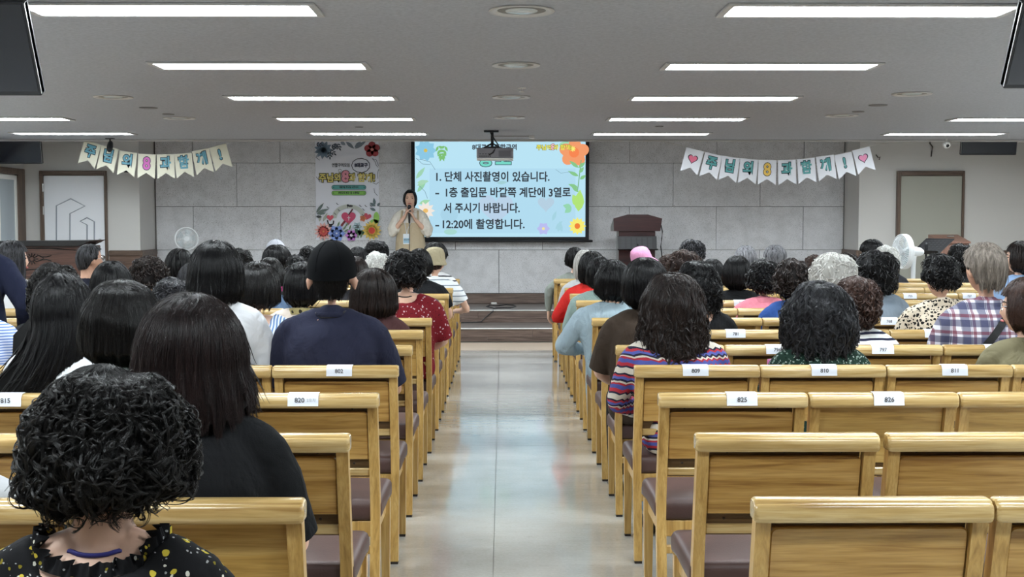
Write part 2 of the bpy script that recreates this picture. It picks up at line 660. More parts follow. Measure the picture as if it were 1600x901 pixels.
spk = MB().lathe([(0, -.008), (.07, -.008), (.078, -.004), (.078, -.0005), (0, -.0005)], 24).mesh('speaker_grille', plain('grille_grey', lin(128, 127, 128), .6), 40)
for px, py, sc_, lab in ((232, 168, 1, 'flat grey round ceiling speaker on piano side'), (263, 178, .7, 'small grey round ceiling sensor on piano side'), (1372, 164, 1, 'flat grey round ceiling speaker on lectern side'),
                         (1341, 174, .7, 'small grey round ceiling sensor on lectern side'), (561, 198, .55, 'tiny ceiling detector between the far light panels, piano side'), (1030, 197, .55, 'tiny ceiling detector between the far light panels, lectern side')):
    t = thing('ceiling_speaker' if sc_ == 1 else 'ceiling_sensor', lab, 'speaker' if sc_ == 1 else 'sensor', on_ceiling(px, py))
    o = link('grille', spk, t); o.scale = (sc_, sc_, 1)
t = thing('sprinkler', 'small white sprinkler head on ceiling above the aisle', 'sprinkler', on_ceiling(815, 137))
MB().lathe([(0, -.03), (.022, -.03), (.022, -.026), (.006, -.024), (.006, -.006), (.032, -.005), (.034, -.0005), (0, -.0005)], 16).build('head', m_white, t, 40)
# ------------------------------------------------------------------ church chairs
w_rail = wood('oak_rail', lin(152, 119, 68), lin(188, 158, 102), lin(206, 181, 130), 'x', 0.2)
w_panel = wood('oak_panel', lin(132, 92, 42), lin(178, 138, 72), lin(196, 158, 94), 'x', 0.36)
w_panel2 = wood('oak_flat_panel', lin(152, 116, 56), lin(188, 150, 80), lin(202, 167, 100), 'x', 0.4)
w_post = wood('oak_post', lin(150, 114, 58), lin(188, 150, 84), lin(203, 168, 104), 'z', 0.34)
w_recess_shade = wood('oak_recess_shade', lin(74, 54, 32), lin(98, 75, 46), lin(112, 88, 58), 'x', 0.5)  # oak darkened to paint in the shadow of the recess behind the panel
m_cap = plain('rubber_foot', lin(38, 30, 25), .7)


def vinyl_mat():
    t = NT('brown_vinyl')
    co = t.coords(10)
    n = t.noise(co, 160, 3, .6)
    t.col(t.ramp(t.noise(co, 5, 2), [(.3, lin(66, 45, 41)), (.7, lin(82, 58, 53))]))
    t.b.inputs['Roughness'].default_value = .5
    t.bump(n, .25, .003)
    return t.m


m_vinyl = vinyl_mat()
CW = 0.27          # half width


def yb(z):
    return .022 + (.86 - z) * .2


def tilted_box(x0, x1, z0, z1, off, th, c):
    """box leaning with the back: built upright then sheared"""
    mb = MB().box(x0, x1, 0, th, z0, z1, c)
    mb.v = [(x, y + yb(z) + off, z) for x, y, z in mb.v]
    return mb


CH = {}
# top rail: rounded section, extruded in x with rounded ends
prof = [(.000, .822), (-.001, .832), (.000, .846), (.003, .855), (.007, .8585), (.011, .8595), (.014, .864), (.019, .867), (.048, .868), (.056, .864), (.060, .854), (.060, .824), (.056, .817), (.004, .817)]
rings = []
for x, k in ((-CW, .8), (-CW + .004, .95), (-CW + .010, 1), (CW - .010, 1), (CW - .004, .95), (CW, .8)):
    rings.append([(x, .030 + (p[0] - .030) * k, .842 + (p[1] - .842) * k) for p in prof])
CH['top_rail'] = MB().loft(rings).mesh('top_rail', w_rail, 40)


def leg_mesh(s):
    mb = MB()
    xs = s * (CW - .024)
    secs = [(.835, .0365, .019), (.64, yb(.64) + .012, .020), (.47, yb(.47) + .012, .022), (.40, yb(.45) + .012, .022), (.012, .048, .017)]
    rings = []
    for z, y, h in secs:
        rings.append([(xs - .0175, y - h, z), (xs + .0175, y - h, z), (xs + .0175, y + h, z), (xs - .0175, y + h, z)])
    mb.loft(rings[::-1])
    mb.cur = 1
    mb.box(xs - .016, xs + .016, .032, .064, 0, .012)
    return mb.mesh('back_leg', [w_post, m_cap], 30)


def fleg_mesh(s):
    mb = MB()
    xs = s * (CW - .026)
    rings = []
    for z, h in ((.375, .019), (.012, .015)):
        rings.append([(xs - h, .505 - h, z), (xs + h, .505 - h, z), (xs + h, .505 + h, z), (xs - h, .505 + h, z)])
    mb.loft(rings[::-1])
    mb.cur = 1
    mb.box(xs - .014, xs + .014, .491, .519, 0, .012)
    return mb.mesh('front_leg', [w_post, m_cap], 30)


CH['back_leg_a'] = leg_mesh(-1)
CH['back_leg_b'] = leg_mesh(1)
CH['front_leg_a'] = fleg_mesh(-1)
CH['front_leg_b'] = fleg_mesh(1)
CH['back_board'] = tilted_box(-.226, .226, .545, .825, .026, .010, 0).mesh('back_board', w_recess_shade)
mb = MB()
pts = []
for cx, cz, a0 in ((.2255 - .014, .797 - .014, 0), (-.2255 + .014, .797 - .014, 90), (-.2255 + .003, .617 + .003, 180), (.2255 - .003, .617 + .003, 270)):
    r_ = .014 if cz > .7 else .003
    for a in (0, 30, 60, 90):
        pts.append((cx + r_ * math.cos(R(a0 + a)), cz + r_ * math.sin(R(a0 + a))))
ins = [(x * .986, .707 + (z - .707) * .972) for x, z in pts]
rings = [[(x, .002, z) for x, z in ins], [(x, .006, z) for x, z in pts], [(x, .026, z) for x, z in pts]]
mb.loft(rings)
mb.v = [(x, y + yb(z), z) for x, y, z in mb.v]
CH['back_panel'] = mb.mesh('back_panel', w_panel, 35)
CH['flat_panel'] = tilted_box(-.226, .226, .60, .822, .014, .012, .001).mesh('back_panel', w_panel2)
CH['lower_rail'] = tilted_box(-.2265, .2265, .553, .582, .004, .022, .003).mesh('lower_rail', w_rail)
screws = MB()
for x in (-.17, 0, .17):
    for z in (.808, .598):
        screws.lathe([(0, -.004), (.0045, -.003), (.0045, .003)], 8, 'y', (x, yb(z) + .026, z))
CH['screw'] = screws.mesh('screws', plain('screw_dark', lin(50, 36, 24), .4))
# seat cushion
bm = bmesh.new()
bmesh.ops.create_cube(bm, size=1)
for v in bm.verts:
    v.co = Vector((v.co.x * .535, v.co.y * .455 + .335, v.co.z * .082 + .417))
bmesh.ops.bevel(bm, geom=bm.edges[:], offset=.032, segments=4, profile=.6, affect='EDGES')
bmesh.ops.subdivide_edges(bm, edges=[e for e in bm.edges if e.calc_length() > .2], cuts=4, use_grid_fill=True)
for v in bm.verts:
    if v.co.z > .43:
        u = 1 - min(1, (v.co.x / .25) ** 2)
        w_ = 1 - min(1, ((v.co.y - .335) / .22) ** 2)
        v.co.z += .012 * u * w_
    v.co.z -= .02 * max(0, (v.co.y - .48) / .08) ** 2
for f in bm.faces:
    f.smooth = True
me = bpy.data.meshes.new('seat_cushion'); bm.to_mesh(me); bm.free(); me.materials.append(m_vinyl)
CH['seat_cushion'] = me
mb = MB()
for s in (-1, 1):
    mb.box(s * .238 - .010, s * .238 + .010, .12, .49, .318, .378, .003)
mb.box(-.228, .228, .488, .508, .318, .378, .003).box(-.228, .228, .115, .135, .318, .378, .003)
CH['seat_frame'] = mb.mesh('seat_frame', w_post)


def stretcher(s):
    return MB().box(s * .244 - .008, s * .244 + .008, .075, .492, .185, .215, .003).mesh('stretcher', w_post)


CH['stretcher_a'] = stretcher(-1); CH['stretcher_b'] = stretcher(1)
CH['cross_stretcher'] = MB().box(-.236, .236, .082, .102, .262, .292, .003).mesh('cross_stretcher', w_post)

PARTS = [('top_rail', 'top_rail'), ('back_leg', 'back_leg_a'), ('back_leg', 'back_leg_b'), ('back_board', 'back_board'), ('back_panel', 'back_panel'), ('lower_rail', 'lower_rail'),
         ('seat_cushion', 'seat_cushion'), ('seat_frame', 'seat_frame'), ('front_leg', 'front_leg_a'), ('front_leg', 'front_leg_b'), ('cross_stretcher', 'cross_stretcher')]

ORD = ['first', 'second', 'third', 'fourth', 'fifth', 'sixth', 'seventh', 'eighth', 'ninth', 'tenth', 'eleventh', 'twelfth', 'thirteenth', 'fourteenth']
AISLE = {1: .565, -1: -.447}
CHAIRS = {}


def chair(side, k, i, flat=False, dx=0.0, dy=0.0, rz=0.0, row=None):
    x = AISLE[side] + side * (CW + .545 * i) + dx
    label = 'light oak church chair on %s side, %s row from camera, %s from aisle' % ('lectern' if side > 0 else 'piano', ORD[k + 1], ORD[i])
    t = thing('church_chair', label, 'chair', (x, rowY(k) + dy, 0), rz, 'oak church chairs')
    for nm, key in PARTS:
        if flat and key == 'back_panel':
            key = 'flat_panel'
        if k > 4 and nm in ('cross_stretcher',):
            continue
        o = link(nm, CH[key], t)
        if nm == 'back_board' and k < 3:
            link('screw', CH['screw'], o)
    CHAIRS[(side, k, i)] = t
    return t


NVIS_R = [2, 2, 2, 3, 4, 4, 5, 5, 6, 7, 7, 8, 8]
NVIS_L = [2, 3, 3, 4, 4, 5, 6, 6, 7, 7, 8, 8, 9]
SKIP_CHAIRS = set()
FLAT = {(1, 2, 1), (1, 2, 2), (-1, 0, 0), (-1, 0, 1), (1, 6, 1), (-1, 5, 0)}
rc = random.Random(5)
for k in range(13):
    for i in range(NVIS_R[k] + (1 if k in (2, 3) else 0)):
        if (1, k, i) in SKIP_CHAIRS: continue
        dx = rc.uniform(-.002, .002)
        if k == 1 and i >= 1: dx = .02
        if k == 12 and i == 0: dx = -.03
        chair(1, k, i, (1, k, i) in FLAT, dx, 0, R(rc.uniform(-.1, .1)))
    for i in range(NVIS_L[k]):
        if (-1, k, i) in SKIP_CHAIRS: continue
        chair(-1, k, i, (-1, k, i) in FLAT, rc.uniform(-.002, .002), 0, R(rc.uniform(-.1, .1)))
chair(-1, -1, 0)
chair(-1, -1, 1)

# number cards folded over the rails
m_card = plain('white_card', lin(228, 232, 240), .6)
m_ink = plain('grey_ink', lin(70, 70, 74), .7)
m_ink2 = plain('faint_ink', lin(150, 152, 158), .7)


def card(px, k, num, label, ang=0.0, extra=None, w=.11):
    p = at(px, 340 + 233, rowY(k))
    t = thing('seat_card', label, 'card', (p.x, rowY(k), 0), R(ang), 'folded white seat number cards')
    g = .0015
    path = [(.042, .8685 + g), (.012, .868 + g), (.003, .862), (-.0005 - g, .852), (-.001 - g, .836), (-.004 - g, .826)]
    rings = []
    m = MB()
    n = len(path)
    v = [(-w / 2, y, z) for y, z in path] + [(w / 2, y, z) for y, z in path]
    v += [(x, y - .0008, z + .0008) for x, y, z in v]
    f = []
    for q in range(n - 1):
        f.append((q, q + 1, n + q + 1, n + q))
        f.append((2 * n + q, 3 * n + q, 3 * n + q + 1, 2 * n + q + 1))
    m.add(v, f)
    m.build('paper', m_card, t, 60)
    text('number', num, .024, m_ink, t, (-.012 if extra else 0, -.0038 - g, .847), .0004)
    if extra:
        text('number', extra, .014, m_ink2, t, (.03, -.0038 - g, .847), 0)
    return t


for a in [(1160, 2, '825', 'white seat card 825 on the aisle chair two rows behind the striped blouse', 0), (1390, 2, '826', 'white seat card 826 on the flat-panelled chair, next to 825', 1),
          (1087, 3, '809', 'white folded seat card numbered 809 behind the woman in the striped blouse', 0), (1288, 3, '810', 'white folded seat card numbered 810 behind the woman in green floral', 1),
          (1492, 3, '811', 'white seat card 811 on rail below the olive vest', -1),
          (1214, 4, '796', 'white seat card beside the shoulder of the green floral blouse', 0), (1379, 4, '797', 'white seat card behind the person in the navy striped tee', 0), (1556, 4, '798', 'white seat card on rail behind the plaid shirt', 1),
          (1149, 5, '781', 'white seat card on rail behind the woman with open-neck black top', 0), (1459, 5, '783', 'white seat card on rail behind the woman in black-spotted beige blouse', 0),
          (1388, 6, '768', 'white seat card on rail behind the woman with voluminous black curls', 0),
          (1420, 9, '725', 'white seat card on the empty rail beyond the voluminous black curls', 0), (1512, 9, '727', 'white seat card on the rail beside the ear of the plaid-shirted man', 0),
          (1157, 8, '737', 'white seat card on rail behind the smooth black bob', 0), (906, 11, '690', 'white seat card on rail behind the woman twisting in a grey jacket', 0),
          (530, 3, '802', 'white folded seat card numbered 802 behind the man in black cap', -1)]:
    card(*a)
card(473, 2, '820', 'white folded seat card numbered 820 on rail beside the black sleeve', 0, '2호차')
card(8, 2, '815', 'white folded seat card numbered 815 beneath the long black hair', 0)
# ------------------------------------------------------------------ flat print helper
class Flat:
    """flat artwork on an upright plane facing the hall: local u to the right, v up, in metres"""

    def __init__(self, parent, y, lit=None):
        self.p = parent; self.y = y; self.lit = lit; self.layer = 0

    def mat(self, c):
        key = ('lit' if self.lit else 'print') + '_%d_%d_%d' % c
        if self.lit:
            return emit(key, lin(*c), self.lit)
        return plain(key, lin(*c), .6)

    def polys(self, name, polys, c, layer=None):
        if layer is None:
            self.layer += 1
            layer = self.layer
        m = MB()
        y = self.y - .0004 * layer
        for pl in polys:
            n = len(pl)
            m.add([(u, y, v) for u, v in pl], [tuple(range(n))])
        me = bpy.data.meshes.new(name)
        me.from_pydata(m.v, [], m.f)
        me.materials.append(self.mat(c))
        # face the hall
        bm = bmesh.new(); bm.from_mesh(me)
        for f in bm.faces:
            f.normal_update()
            if f.normal.y > 0: f.normal_flip()
        bm.to_mesh(me); bm.free()
        return link(name, me, self.p)

    def text(self, s, u, v, size, c, bold=0.0, align='CENTER', sx=1.0, name='printed_text'):
        self.layer += 1
        return text(name, s, size, self.mat(c), self.p, (u, self.y - .0004 * self.layer, v), bold, align, sx)

    def outlined(self, s, u, v, size, c, co, b=.004, bo=.012, align='CENTER', sx=1.0, name='printed_text'):
        self.text(s, u, v, size, co, bo, align, sx, name)
        self.layer += 1
        self.text(s, u, v, size, c, b, align, sx, name)


def ell(u, v, a, b, rot=0, n=14):
    o = []
    for i in range(n):
        t = 2 * math.pi * i / n
        x, y = a * math.cos(t), b * math.sin(t)
        o.append((u + x * math.cos(rot) - y * math.sin(rot), v + x * math.sin(rot) + y * math.cos(rot)))
    return o


def leaf(u, v, L, w, rot):
    o = []
    for t, s in ((0, 0), (.2, .7), (.45, 1), (.7, .7), (1, 0), (.7, -.7), (.45, -1), (.2, -.7)):
        x, y = L * t, w * s / 2
        o.append((u + x * math.cos(rot) - y * math.sin(rot), v + x * math.sin(rot) + y * math.cos(rot)))
    return o


def petals(u, v, r, n, w, rot=0):
    return [leaf(u, v, r, w, rot + 2 * math.pi * i / n) for i in range(n)]


def heart(u, v, s, rot=0):
    o = []
    for i in range(28):
        t = 2 * math.pi * i / 28
        x = 16 * math.sin(t) ** 3 / 17 * s / 2
        y = (13 * math.cos(t) - 5 * math.cos(2 * t) - 2 * math.cos(3 * t) - math.cos(4 * t)) / 17 * s / 2
        o.append((u + x * math.cos(rot) - y * math.sin(rot), v + x * math.sin(rot) + y * math.cos(rot)))
    return o


def sprig(u, v, L, rot, n=4, w=.03, l=.08):
    out = [leaf(u + L * math.cos(rot), v + L * math.sin(rot), l, w, rot)]
    for i in range(n):
        f = (i + .4) / n
        bx, by = u + L * f * math.cos(rot), v + L * f * math.sin(rot)
        out.append(leaf(bx, by, l, w, rot + .8)); out.append(leaf(bx, by, l, w, rot - .8))
    return out


def stroke(pts, w):
    out = []
    for (a, b), (c, d) in zip(pts[:-1], pts[1:]):
        L = math.hypot(c - a, d - b) or 1
        nx, ny = -(d - b) / L * w / 2, (c - a) / L * w / 2
        out.append([(a + nx, b + ny), (c + nx, d + ny), (c - nx, d - ny), (a - nx, b - ny)])
    return out


def pill(u, v, w, h):
    r = h / 2
    o = []
    for i in range(9):
        a = -math.pi / 2 + math.pi * i / 8
        o.append((u + w / 2 - r + r * math.cos(a), v + r * math.sin(a)))
    for i in range(9):
        a = math.pi / 2 + math.pi * i / 8
        o.append((u - w / 2 + r + r * math.cos(a), v + r * math.sin(a)))
    return o


# ------------------------------------------------------------------ projection screen
YS = 16.62
p0 = at(648, 219, YS); p1 = at(914.5, 370, YS)
sx0, sx1, sz0 = p0.x, p1.x, p1.z
SW = sx1 - sx0
sz1 = sz0 + SW * 9 / 16 + .012
scr = thing('projection_screen', 'hanging projection screen with light blue announcement slide and black border', 'screen', ((sx0 + sx1) / 2, YS, 0))
def SP(px, py):
    """photo pixel on the slide -> local u, v"""
    p = at(px, py, YS)
    return (p.x - (sx0 + sx1) / 2, p.z)
hw = SW / 2
MB().box(-hw - .05, hw + .05, .002, .006, sz0 - .04, sz1 + .18).build('border', plain('screen_border_black', lin(18, 20, 26), .7), scr)
MB().tube([(-hw - .09, .0, sz0 - .055), (hw + .09, .0, sz0 - .055)], .017, 10).build('weight_bar', m_black, scr, 40)
MB().box(-hw - .14, hw + .14, -.07, .07, sz1 + .17, sz1 + .27, .01).build('housing', m_white, scr)
for sd in (-1, 1):
    MB().box(sd * hw * .8 - .012, sd * hw * .8 + .012, -.02, .02, sz1 + .26, 2.9495).build('hanger', m_metal, scr)
F = Flat(scr, .0015, 1.0)
F.polys('slide', [[(-hw, sz0), (hw, sz0), (hw, sz1), (-hw, sz1)]], (186, 228, 245))
a0 = SP(671, 263); a1 = SP(899, 364)
F.polys('text_panel', [[(a0[0], a1[1]), (a1[0], a1[1]), (a1[0], a0[1]), (a0[0], a0[1])]], (178, 220, 240))
u, v = SP(665, 235)
F.polys('printed_flower', petals(u, v, .15, 9, .11), (140, 200, 228)); F.polys('printed_flower', [ell(u, v, .025, .025)], (214, 190, 90))
for q in ((684, 226, -1.2), (696, 226, -1.9)):
    u, v = SP(q[0], q[1]); F.polys('printed_leaf', sprig(u, v, .16, q[2], 3, .035, .08), (126, 192, 118))
for (q0, q1, rot, L, c) in ((652, 300, .9, .20, (150, 208, 170)), (652, 290, .5, .16, (166, 214, 176)), (650, 279, .9, .2, (160, 212, 180)), (655, 318, .3, .16, (160, 214, 170)), (652, 285, .1, .16, (170, 216, 186))):
    u, v = SP(q0, q1); F.polys('printed_leaf', [leaf(u, v, L, .06, rot)], c)
for pts in ([(651, 248), (662, 250), (672, 253), (680, 265)], [(650, 247), (660, 256), (673, 257)], [(655, 290), (664, 299), (668, 310)]):
    F.polys('printed_stem', stroke([SP(*q) for q in pts], .006), (120, 150, 165))
u, v = SP(665, 329)
F.polys('printed_flower', petals(u, v, .13, 10, .06), (240, 232, 222)); F.polys('printed_flower', [ell(u, v, .035, .03)], (236, 190, 110))
u, v = SP(897, 238)
F.polys('printed_flower', [ell(u + .11 * math.cos(a), v + .10 * math.sin(a), .10, .085, a) for a in (0.3, 1.5, 2.8, 4.0, 5.3)], (244, 158, 110)); F.polys('printed_flower', [ell(u, v, .07, .07)], (248, 136, 84))
u, v = SP(895, 232.5)
F.polys('printed_flower', petals(u, v, .045, 8, .016), (250, 240, 120))
u, v = SP(873, 226); F.polys('printed_leaf', [leaf(u, v, .17, .06, .2)], (160, 220, 180), 2)
F.polys('printed_stem', stroke([SP(908, 250), SP(904, 285), SP(902, 300)], .012), (120, 175, 130))
for (q0, q1, rot, L) in ((904, 262, 2.5, .16), (904, 262, .7, .12), (904, 275, 2.7, .16), (906, 280, .6, .1), (903, 293, 2.8, .14), (904, 300, 2.4, .14), (905, 270, .9, .1)):
    u, v = SP(q0, q1); F.polys('printed_leaf', [leaf(u, v, L, .05, rot)], (136, 200, 140))
u, v = SP(882, 267); F.polys('printed_stem', stroke([(u - .12, v + .02), (u - .05, v - .03), (u + .1, v - .01)], .005), (130, 165, 180))
u, v = SP(906, 312); F.polys('printed_leaf', [leaf(u - .02, v - .16, .3, .14, 1.5), leaf(u, v - .1, .2, .12, 2.1)], (178, 228, 120))
u, v = SP(893, 324); F.polys('printed_leaf', [leaf(u, v, .12, .08, 2.9), leaf(u, v, .12, .08, 3.8)], (150, 214, 176))
u, v = SP(902, 353)
F.polys('printed_flower', petals(u, v, .12, 12, .07), (246, 236, 120)); F.polys('printed_flower', [ell(u, v, .038, .04)], (240, 130, 60))
u, v = SP(849, 357)
F.polys('printed_flower', petals(u, v, .09, 6, .08), (186, 190, 240)); F.polys('printed_flower', [ell(u, v, .02, .02)], (240, 230, 160))
for (q0, q1, rot) in ((868, 358, .9), (872, 362, 1.4), (878, 362, 1.8), (863, 345, 1.2)):
    u, v = SP(q0, q1); F.polys('printed_leaf', [leaf(u, v, .15, .05, rot)], (166, 212, 226))
u, v = SP(853, 318); F.polys('printed_heart', [heart(u, v, .24)], (182, 208, 226))
u, v = SP(775, 325); F.polys('printed_heart', [heart(u, v, .5)], (186, 210, 232))
u, v = SP(702, 335); F.polys('printed_shape', [ell(u, v, .12, .11)], (170, 212, 232))
u, v = SP(704, 362); F.polys('printed_shape', [ell(u, v, .09, .04)], (168, 216, 208))
u, v = SP(783, 286); F.polys('printed_leaf', [leaf(u - .06, v, .15, .05, .1)], (164, 208, 214))
ink = (58, 66, 74)
def line(s, px0, px1, py, h):
    """text fitted between two pixels of the photograph's slide"""
    u0, v = SP(px0, py); u1, _ = SP(px1, py)
    F.layer += 1
    o = text('slide_lettering', s, h, F.mat(ink), scr, (u0, F.y - .0004 * F.layer, v), .004, 'LEFT')
    bpy.context.view_layer.update()
    wdt = max(c[0] for c in o.bound_box) - min(c[0] for c in o.bound_box)
    if wdt > .01:
        o.scale.x = (u1 - u0) / wdt
line('1. 단체 사진촬영이 있습니다.', 679, 856, 277, .145)
line('-', 680, 686, 301, .145)
line('1층 출입문 바깥쪽 계단에 3열로', 694, 889, 301.5, .145)
line('서 주시기 바랍니다.', 693, 812, 326, .145)
line('-', 680, 686, 351, .145)
line('12:20에 촬영합니다.', 689, 817, 351, .145)
for px_, ch in ((759, '광'), (786.5, '고')):
    u, v = SP(px_, 249); F.outlined(ch, u, v, .235, (120, 216, 200), (64, 84, 92), .008, .018, name='slide_lettering')
u, v = SP(773, 230.5); F.text('8대교구 연합구역', u, v, .085, (70, 80, 90), .003, name='slide_lettering')
u, v = SP(850, 231); F.outlined('주님의', u, v, .075, (236, 232, 90), (120, 120, 60), .002, .006, name='slide_lettering')
u, v = SP(864, 230); F.outlined('8', u, v, .11, (244, 190, 190), (120, 80, 90), .003, .008, name='slide_lettering')
u, v = SP(879, 231); F.outlined('과 함께!', u, v, .075, (236, 232, 90), (120, 120, 60), .002, .006, name='slide_lettering')

# ------------------------------------------------------------------ poster on the stage wall
YP = 16.765
p0 = at(492.5, 219, YP); p1 = at(592.5, 374.5, YP)
pc = (p0.x + p1.x) / 2
pos = thing('wall_poster', 'white floral event poster on the stone wall beside the screen', 'poster', (pc, YP, 0))
def PP(px, py):
    p = at(px, py, YP)
    return (p.x - pc, p.z)
ph = (p1.x - p0.x) / 2
MB().box(-ph, ph, .0, .004, p1.z, p0.z + .03).build('sheet', plain('poster_white', lin(236, 238, 246), .6), pos)
F = Flat(pos, -.0004)
def pz(u, v):            # pixel in the 996x901 crop of [490,215,595,310]
    return PP(490 + u / 9.486, 215 + v / 9.486)
def pq(u, v):            # pixel in the 1051x901 crop of [490,290,595,380]
    return PP(490 + u / 10.01, 290 + v / 10.01)
s_ = .0009318            # metres per crop pixel
u, v = pz(145, 180); F.polys('printed_flower', petals(u, v, .13, 11, .06), (120, 140, 158)); F.polys('printed_flower', petals(u, v, .09, 8, .05, .3), (104, 126, 146))
for q, rot in (((345, 80), -1.1), ((345, 75), -2.0), ((240, 180), -.7), ((250, 140), .1), ((30, 90), -.2), ((235, 200), -1.5)):
    u, v = pz(*q); F.polys('printed_leaf', sprig(u, v, .07, rot, 2, .022, .05), (70, 80, 94))
for q, rot, L in (((400, 60), -.6, .08), ((480, 60), -.7, .15), ((610, 165), .6, .2), ((700, 60), -2.4, .12)):
    u, v = pz(*q); F.polys('printed_leaf', [leaf(u, v, L, .05, rot)], (124, 134, 146))
u, v = pz(868, 175); F.polys('printed_flower', [ell(u + .055 * math.cos(a), v + .055 * math.sin(a), .055, .05, a) for a in (.4, 1.6, 2.9, 4.1, 5.4)], (168, 66, 72)); F.polys('printed_flower', [ell(u, v, .022, .022)], (214, 130, 124))
for pts in ([(60, 250), (35, 290), (90, 335)], [(870, 310), (910, 350), (930, 410), (960, 440)], [(870, 310), (930, 330), (965, 420)], [(965, 470), (945, 540), (955, 610)], [(880, 670), (930, 690), (965, 660)], [(895, 750), (905, 810), (950, 860)], [(40, 580), (75, 620), (100, 660)]):
    F.polys('printed_stem', stroke([pz(*q) for q in pts], .006), (70, 76, 88))
u, v = pz(405, 412); F.text('연합구역모임', u, v, .055, (50, 50, 56), .0012, sx=.82)
u, v = pz(700, 412)
cl = []
for i in range(40):
    t = 2 * math.pi * i / 40
    r_ = 1 + .06 * abs(math.sin(5.5 * t))
    cl.append((u + .118 * r_ * math.cos(t), v + .092 * r_ * math.sin(t)))
F.polys('speech_bubble', stroke(cl + [cl[0]], .009), (36, 38, 56))
F.text('8대교구', u + .005, v, .062, (36, 38, 70), .003, sx=.9)
u, v = pz(392, 488); F.polys('speech_bubble', stroke(ell(u, v, .02, .02) , .005), (90, 90, 96))
u, v = pz(245, 603); F.outlined('주님의', u, v, .125, (226, 210, 120), (66, 58, 26), .004, .013, sx=.88)
u, v = pz(476, 583); F.outlined('8', u, v, .2, (226, 150, 164), (90, 40, 50), .009, .018)
u, v = pz(572, 603); F.outlined('과', u, v, .125, (226, 210, 120), (66, 58, 26), .004, .013, sx=.85)
u, v = pz(785, 603); F.outlined('함께!', u, v, .125, (226, 210, 120), (66, 58, 26), .004, .013, sx=.9)
for vv, c, s in ((735, (92, 164, 160), '5월29일 토요일 오전10시'), (820, (136, 196, 92), '본향교회 본당 1층 소예배실')):
    u, v = pz(525, vv)
    F.polys('caption_bar', [pill(u, v, .475, .064)], (40, 66, 60)); F.polys('caption_bar', [pill(u, v, .462, .051)], c)
    F.polys('caption_dot', [ell(u - .21, v, .007, .007), ell(u + .21, v, .007, .007)], (30, 50, 46))
    F.text(s, u, v, .035, (24, 40, 36), .0012, sx=.72)
# lower picture: hearts, leaves and flowers
u, v = pq(555, 520); F.polys('printed_arc', [[(u + .235 * math.cos(t) * k, v + .01 + .19 * math.sin(t) * k) for k, t in [(1, math.pi * i / 20) for i in range(21)] + [(.72, math.pi * (20 - i) / 20) for i in range(21)]]], (196, 200, 190))
F.polys('printed_ribbon', stroke([pq(435, 630), pq(560, 450), pq(612, 365)], .02), (120, 40, 50))
u, v = pq(550, 500); F.polys('printed_heart', [heart(u, v, .21)], (196, 70, 104))
F.polys('printed_ribbon', stroke([pq(435, 630), pq(495, 550)], .03), (128, 44, 56)); F.polys('printed_ribbon', stroke([pq(550, 455), pq(612, 365)], .016), (70, 24, 34))
u, v = pq(553, 510); F.polys('printed_cross', [[(u - .004, v - .03), (u + .004, v - .03), (u + .004, v + .03), (u - .004, v + .03)], [(u - .022, v + .004), (u + .022, v + .004), (u + .022, v + .012), (u - .022, v + .012)]], (240, 236, 240))
u, v = pq(262, 500); F.polys('printed_heart', [heart(u, v, .1)], (212, 84, 100))
u, v = pq(845, 480); F.polys('printed_heart', [heart(u, v, .11, -.3)], (206, 82, 96))
u, v = pq(775, 510); F.polys('printed_flower', petals(u, v, .05, 5, .045), (232, 140, 96))
F.polys('printed_mark', stroke([pq(220, 540), pq(235, 600), pq(270, 610), pq(310, 600), pq(318, 545)], .018) + stroke([pq(265, 610), pq(290, 680)], .04), (40, 30, 34))
u, v = pq(568, 318); F.polys('printed_bird', [ell(u + .01, v, .035, .013), ell(u - .025, v + .008, .014, .018)] + stroke([(u - .03, v), (u - .03, v - .03)], .006), (34, 34, 40))
for q, rot, L, c in (((45, 420), .9, .17, (96, 112, 108)), ((60, 420), .3, .17, (112, 126, 120)), ((50, 440), .1, .13, (104, 120, 116)), ((150, 560), 1.1, .14, (170, 176, 160)), ((95, 560), 1.4, .1, (176, 182, 166)), ((960, 300), 1.7, .1, (100, 116, 120)), ((970, 320), 2.6, .09, (100, 116, 120)), ((975, 390), 2.7, .09, (100, 116, 120)), ((1000, 320), .9, .06, (100, 116, 120)), ((45, 480), -.1, .08, (60, 66, 66))):
    u, v = pq(*q); F.polys('printed_leaf', [leaf(u, v, L, .04, rot)], c)
u, v = pq(985, 500); F.polys('printed_leaf', [ell(u, v, .04, .08), ell(u - .03, v - .06, .06, .04)], (150, 200, 96))
for q in ((355, 268), (207, 322), (380, 365), (715, 298), (765, 355), (880, 295), (845, 565), (800, 300), (320, 420), (755, 440)):
    u, v = pq(*q); F.polys('printed_mark', [leaf(u, v, .03, .01, -.7), leaf(u + .01, v - .02, .03, .01, -.2)], (80, 84, 96))
u, v = pq(160, 715); F.polys('printed_flower', petals(u, v, .13, 13, .055), (232, 180, 172)); F.polys('printed_flower', petals(u, v, .09, 13, .02), (210, 84, 78)); F.polys('printed_flower', [ell(u, v, .014, .014)], (224, 140, 90))
u, v = pq(365, 745); F.polys('printed_flower', petals(u, v, .12, 6, .11), (132, 158, 226)); F.polys('printed_flower', petals(u, v, .06, 6, .03, .5), (106, 134, 206)); F.polys('printed_flower', [ell(u, v, .014, .014)], (214, 220, 240))
u, v = pq(685, 640); F.polys('printed_flower', petals(u, v, .07, 6, .05), (176, 200, 206))
u, v = pq(720, 730); F.polys('printed_leaf', [leaf(u, v - .03, .1, .07, .7), leaf(u, v - .03, .1, .07, 2.2), leaf(u, v - .04, .09, .06, 1.5)], (44, 84, 58))
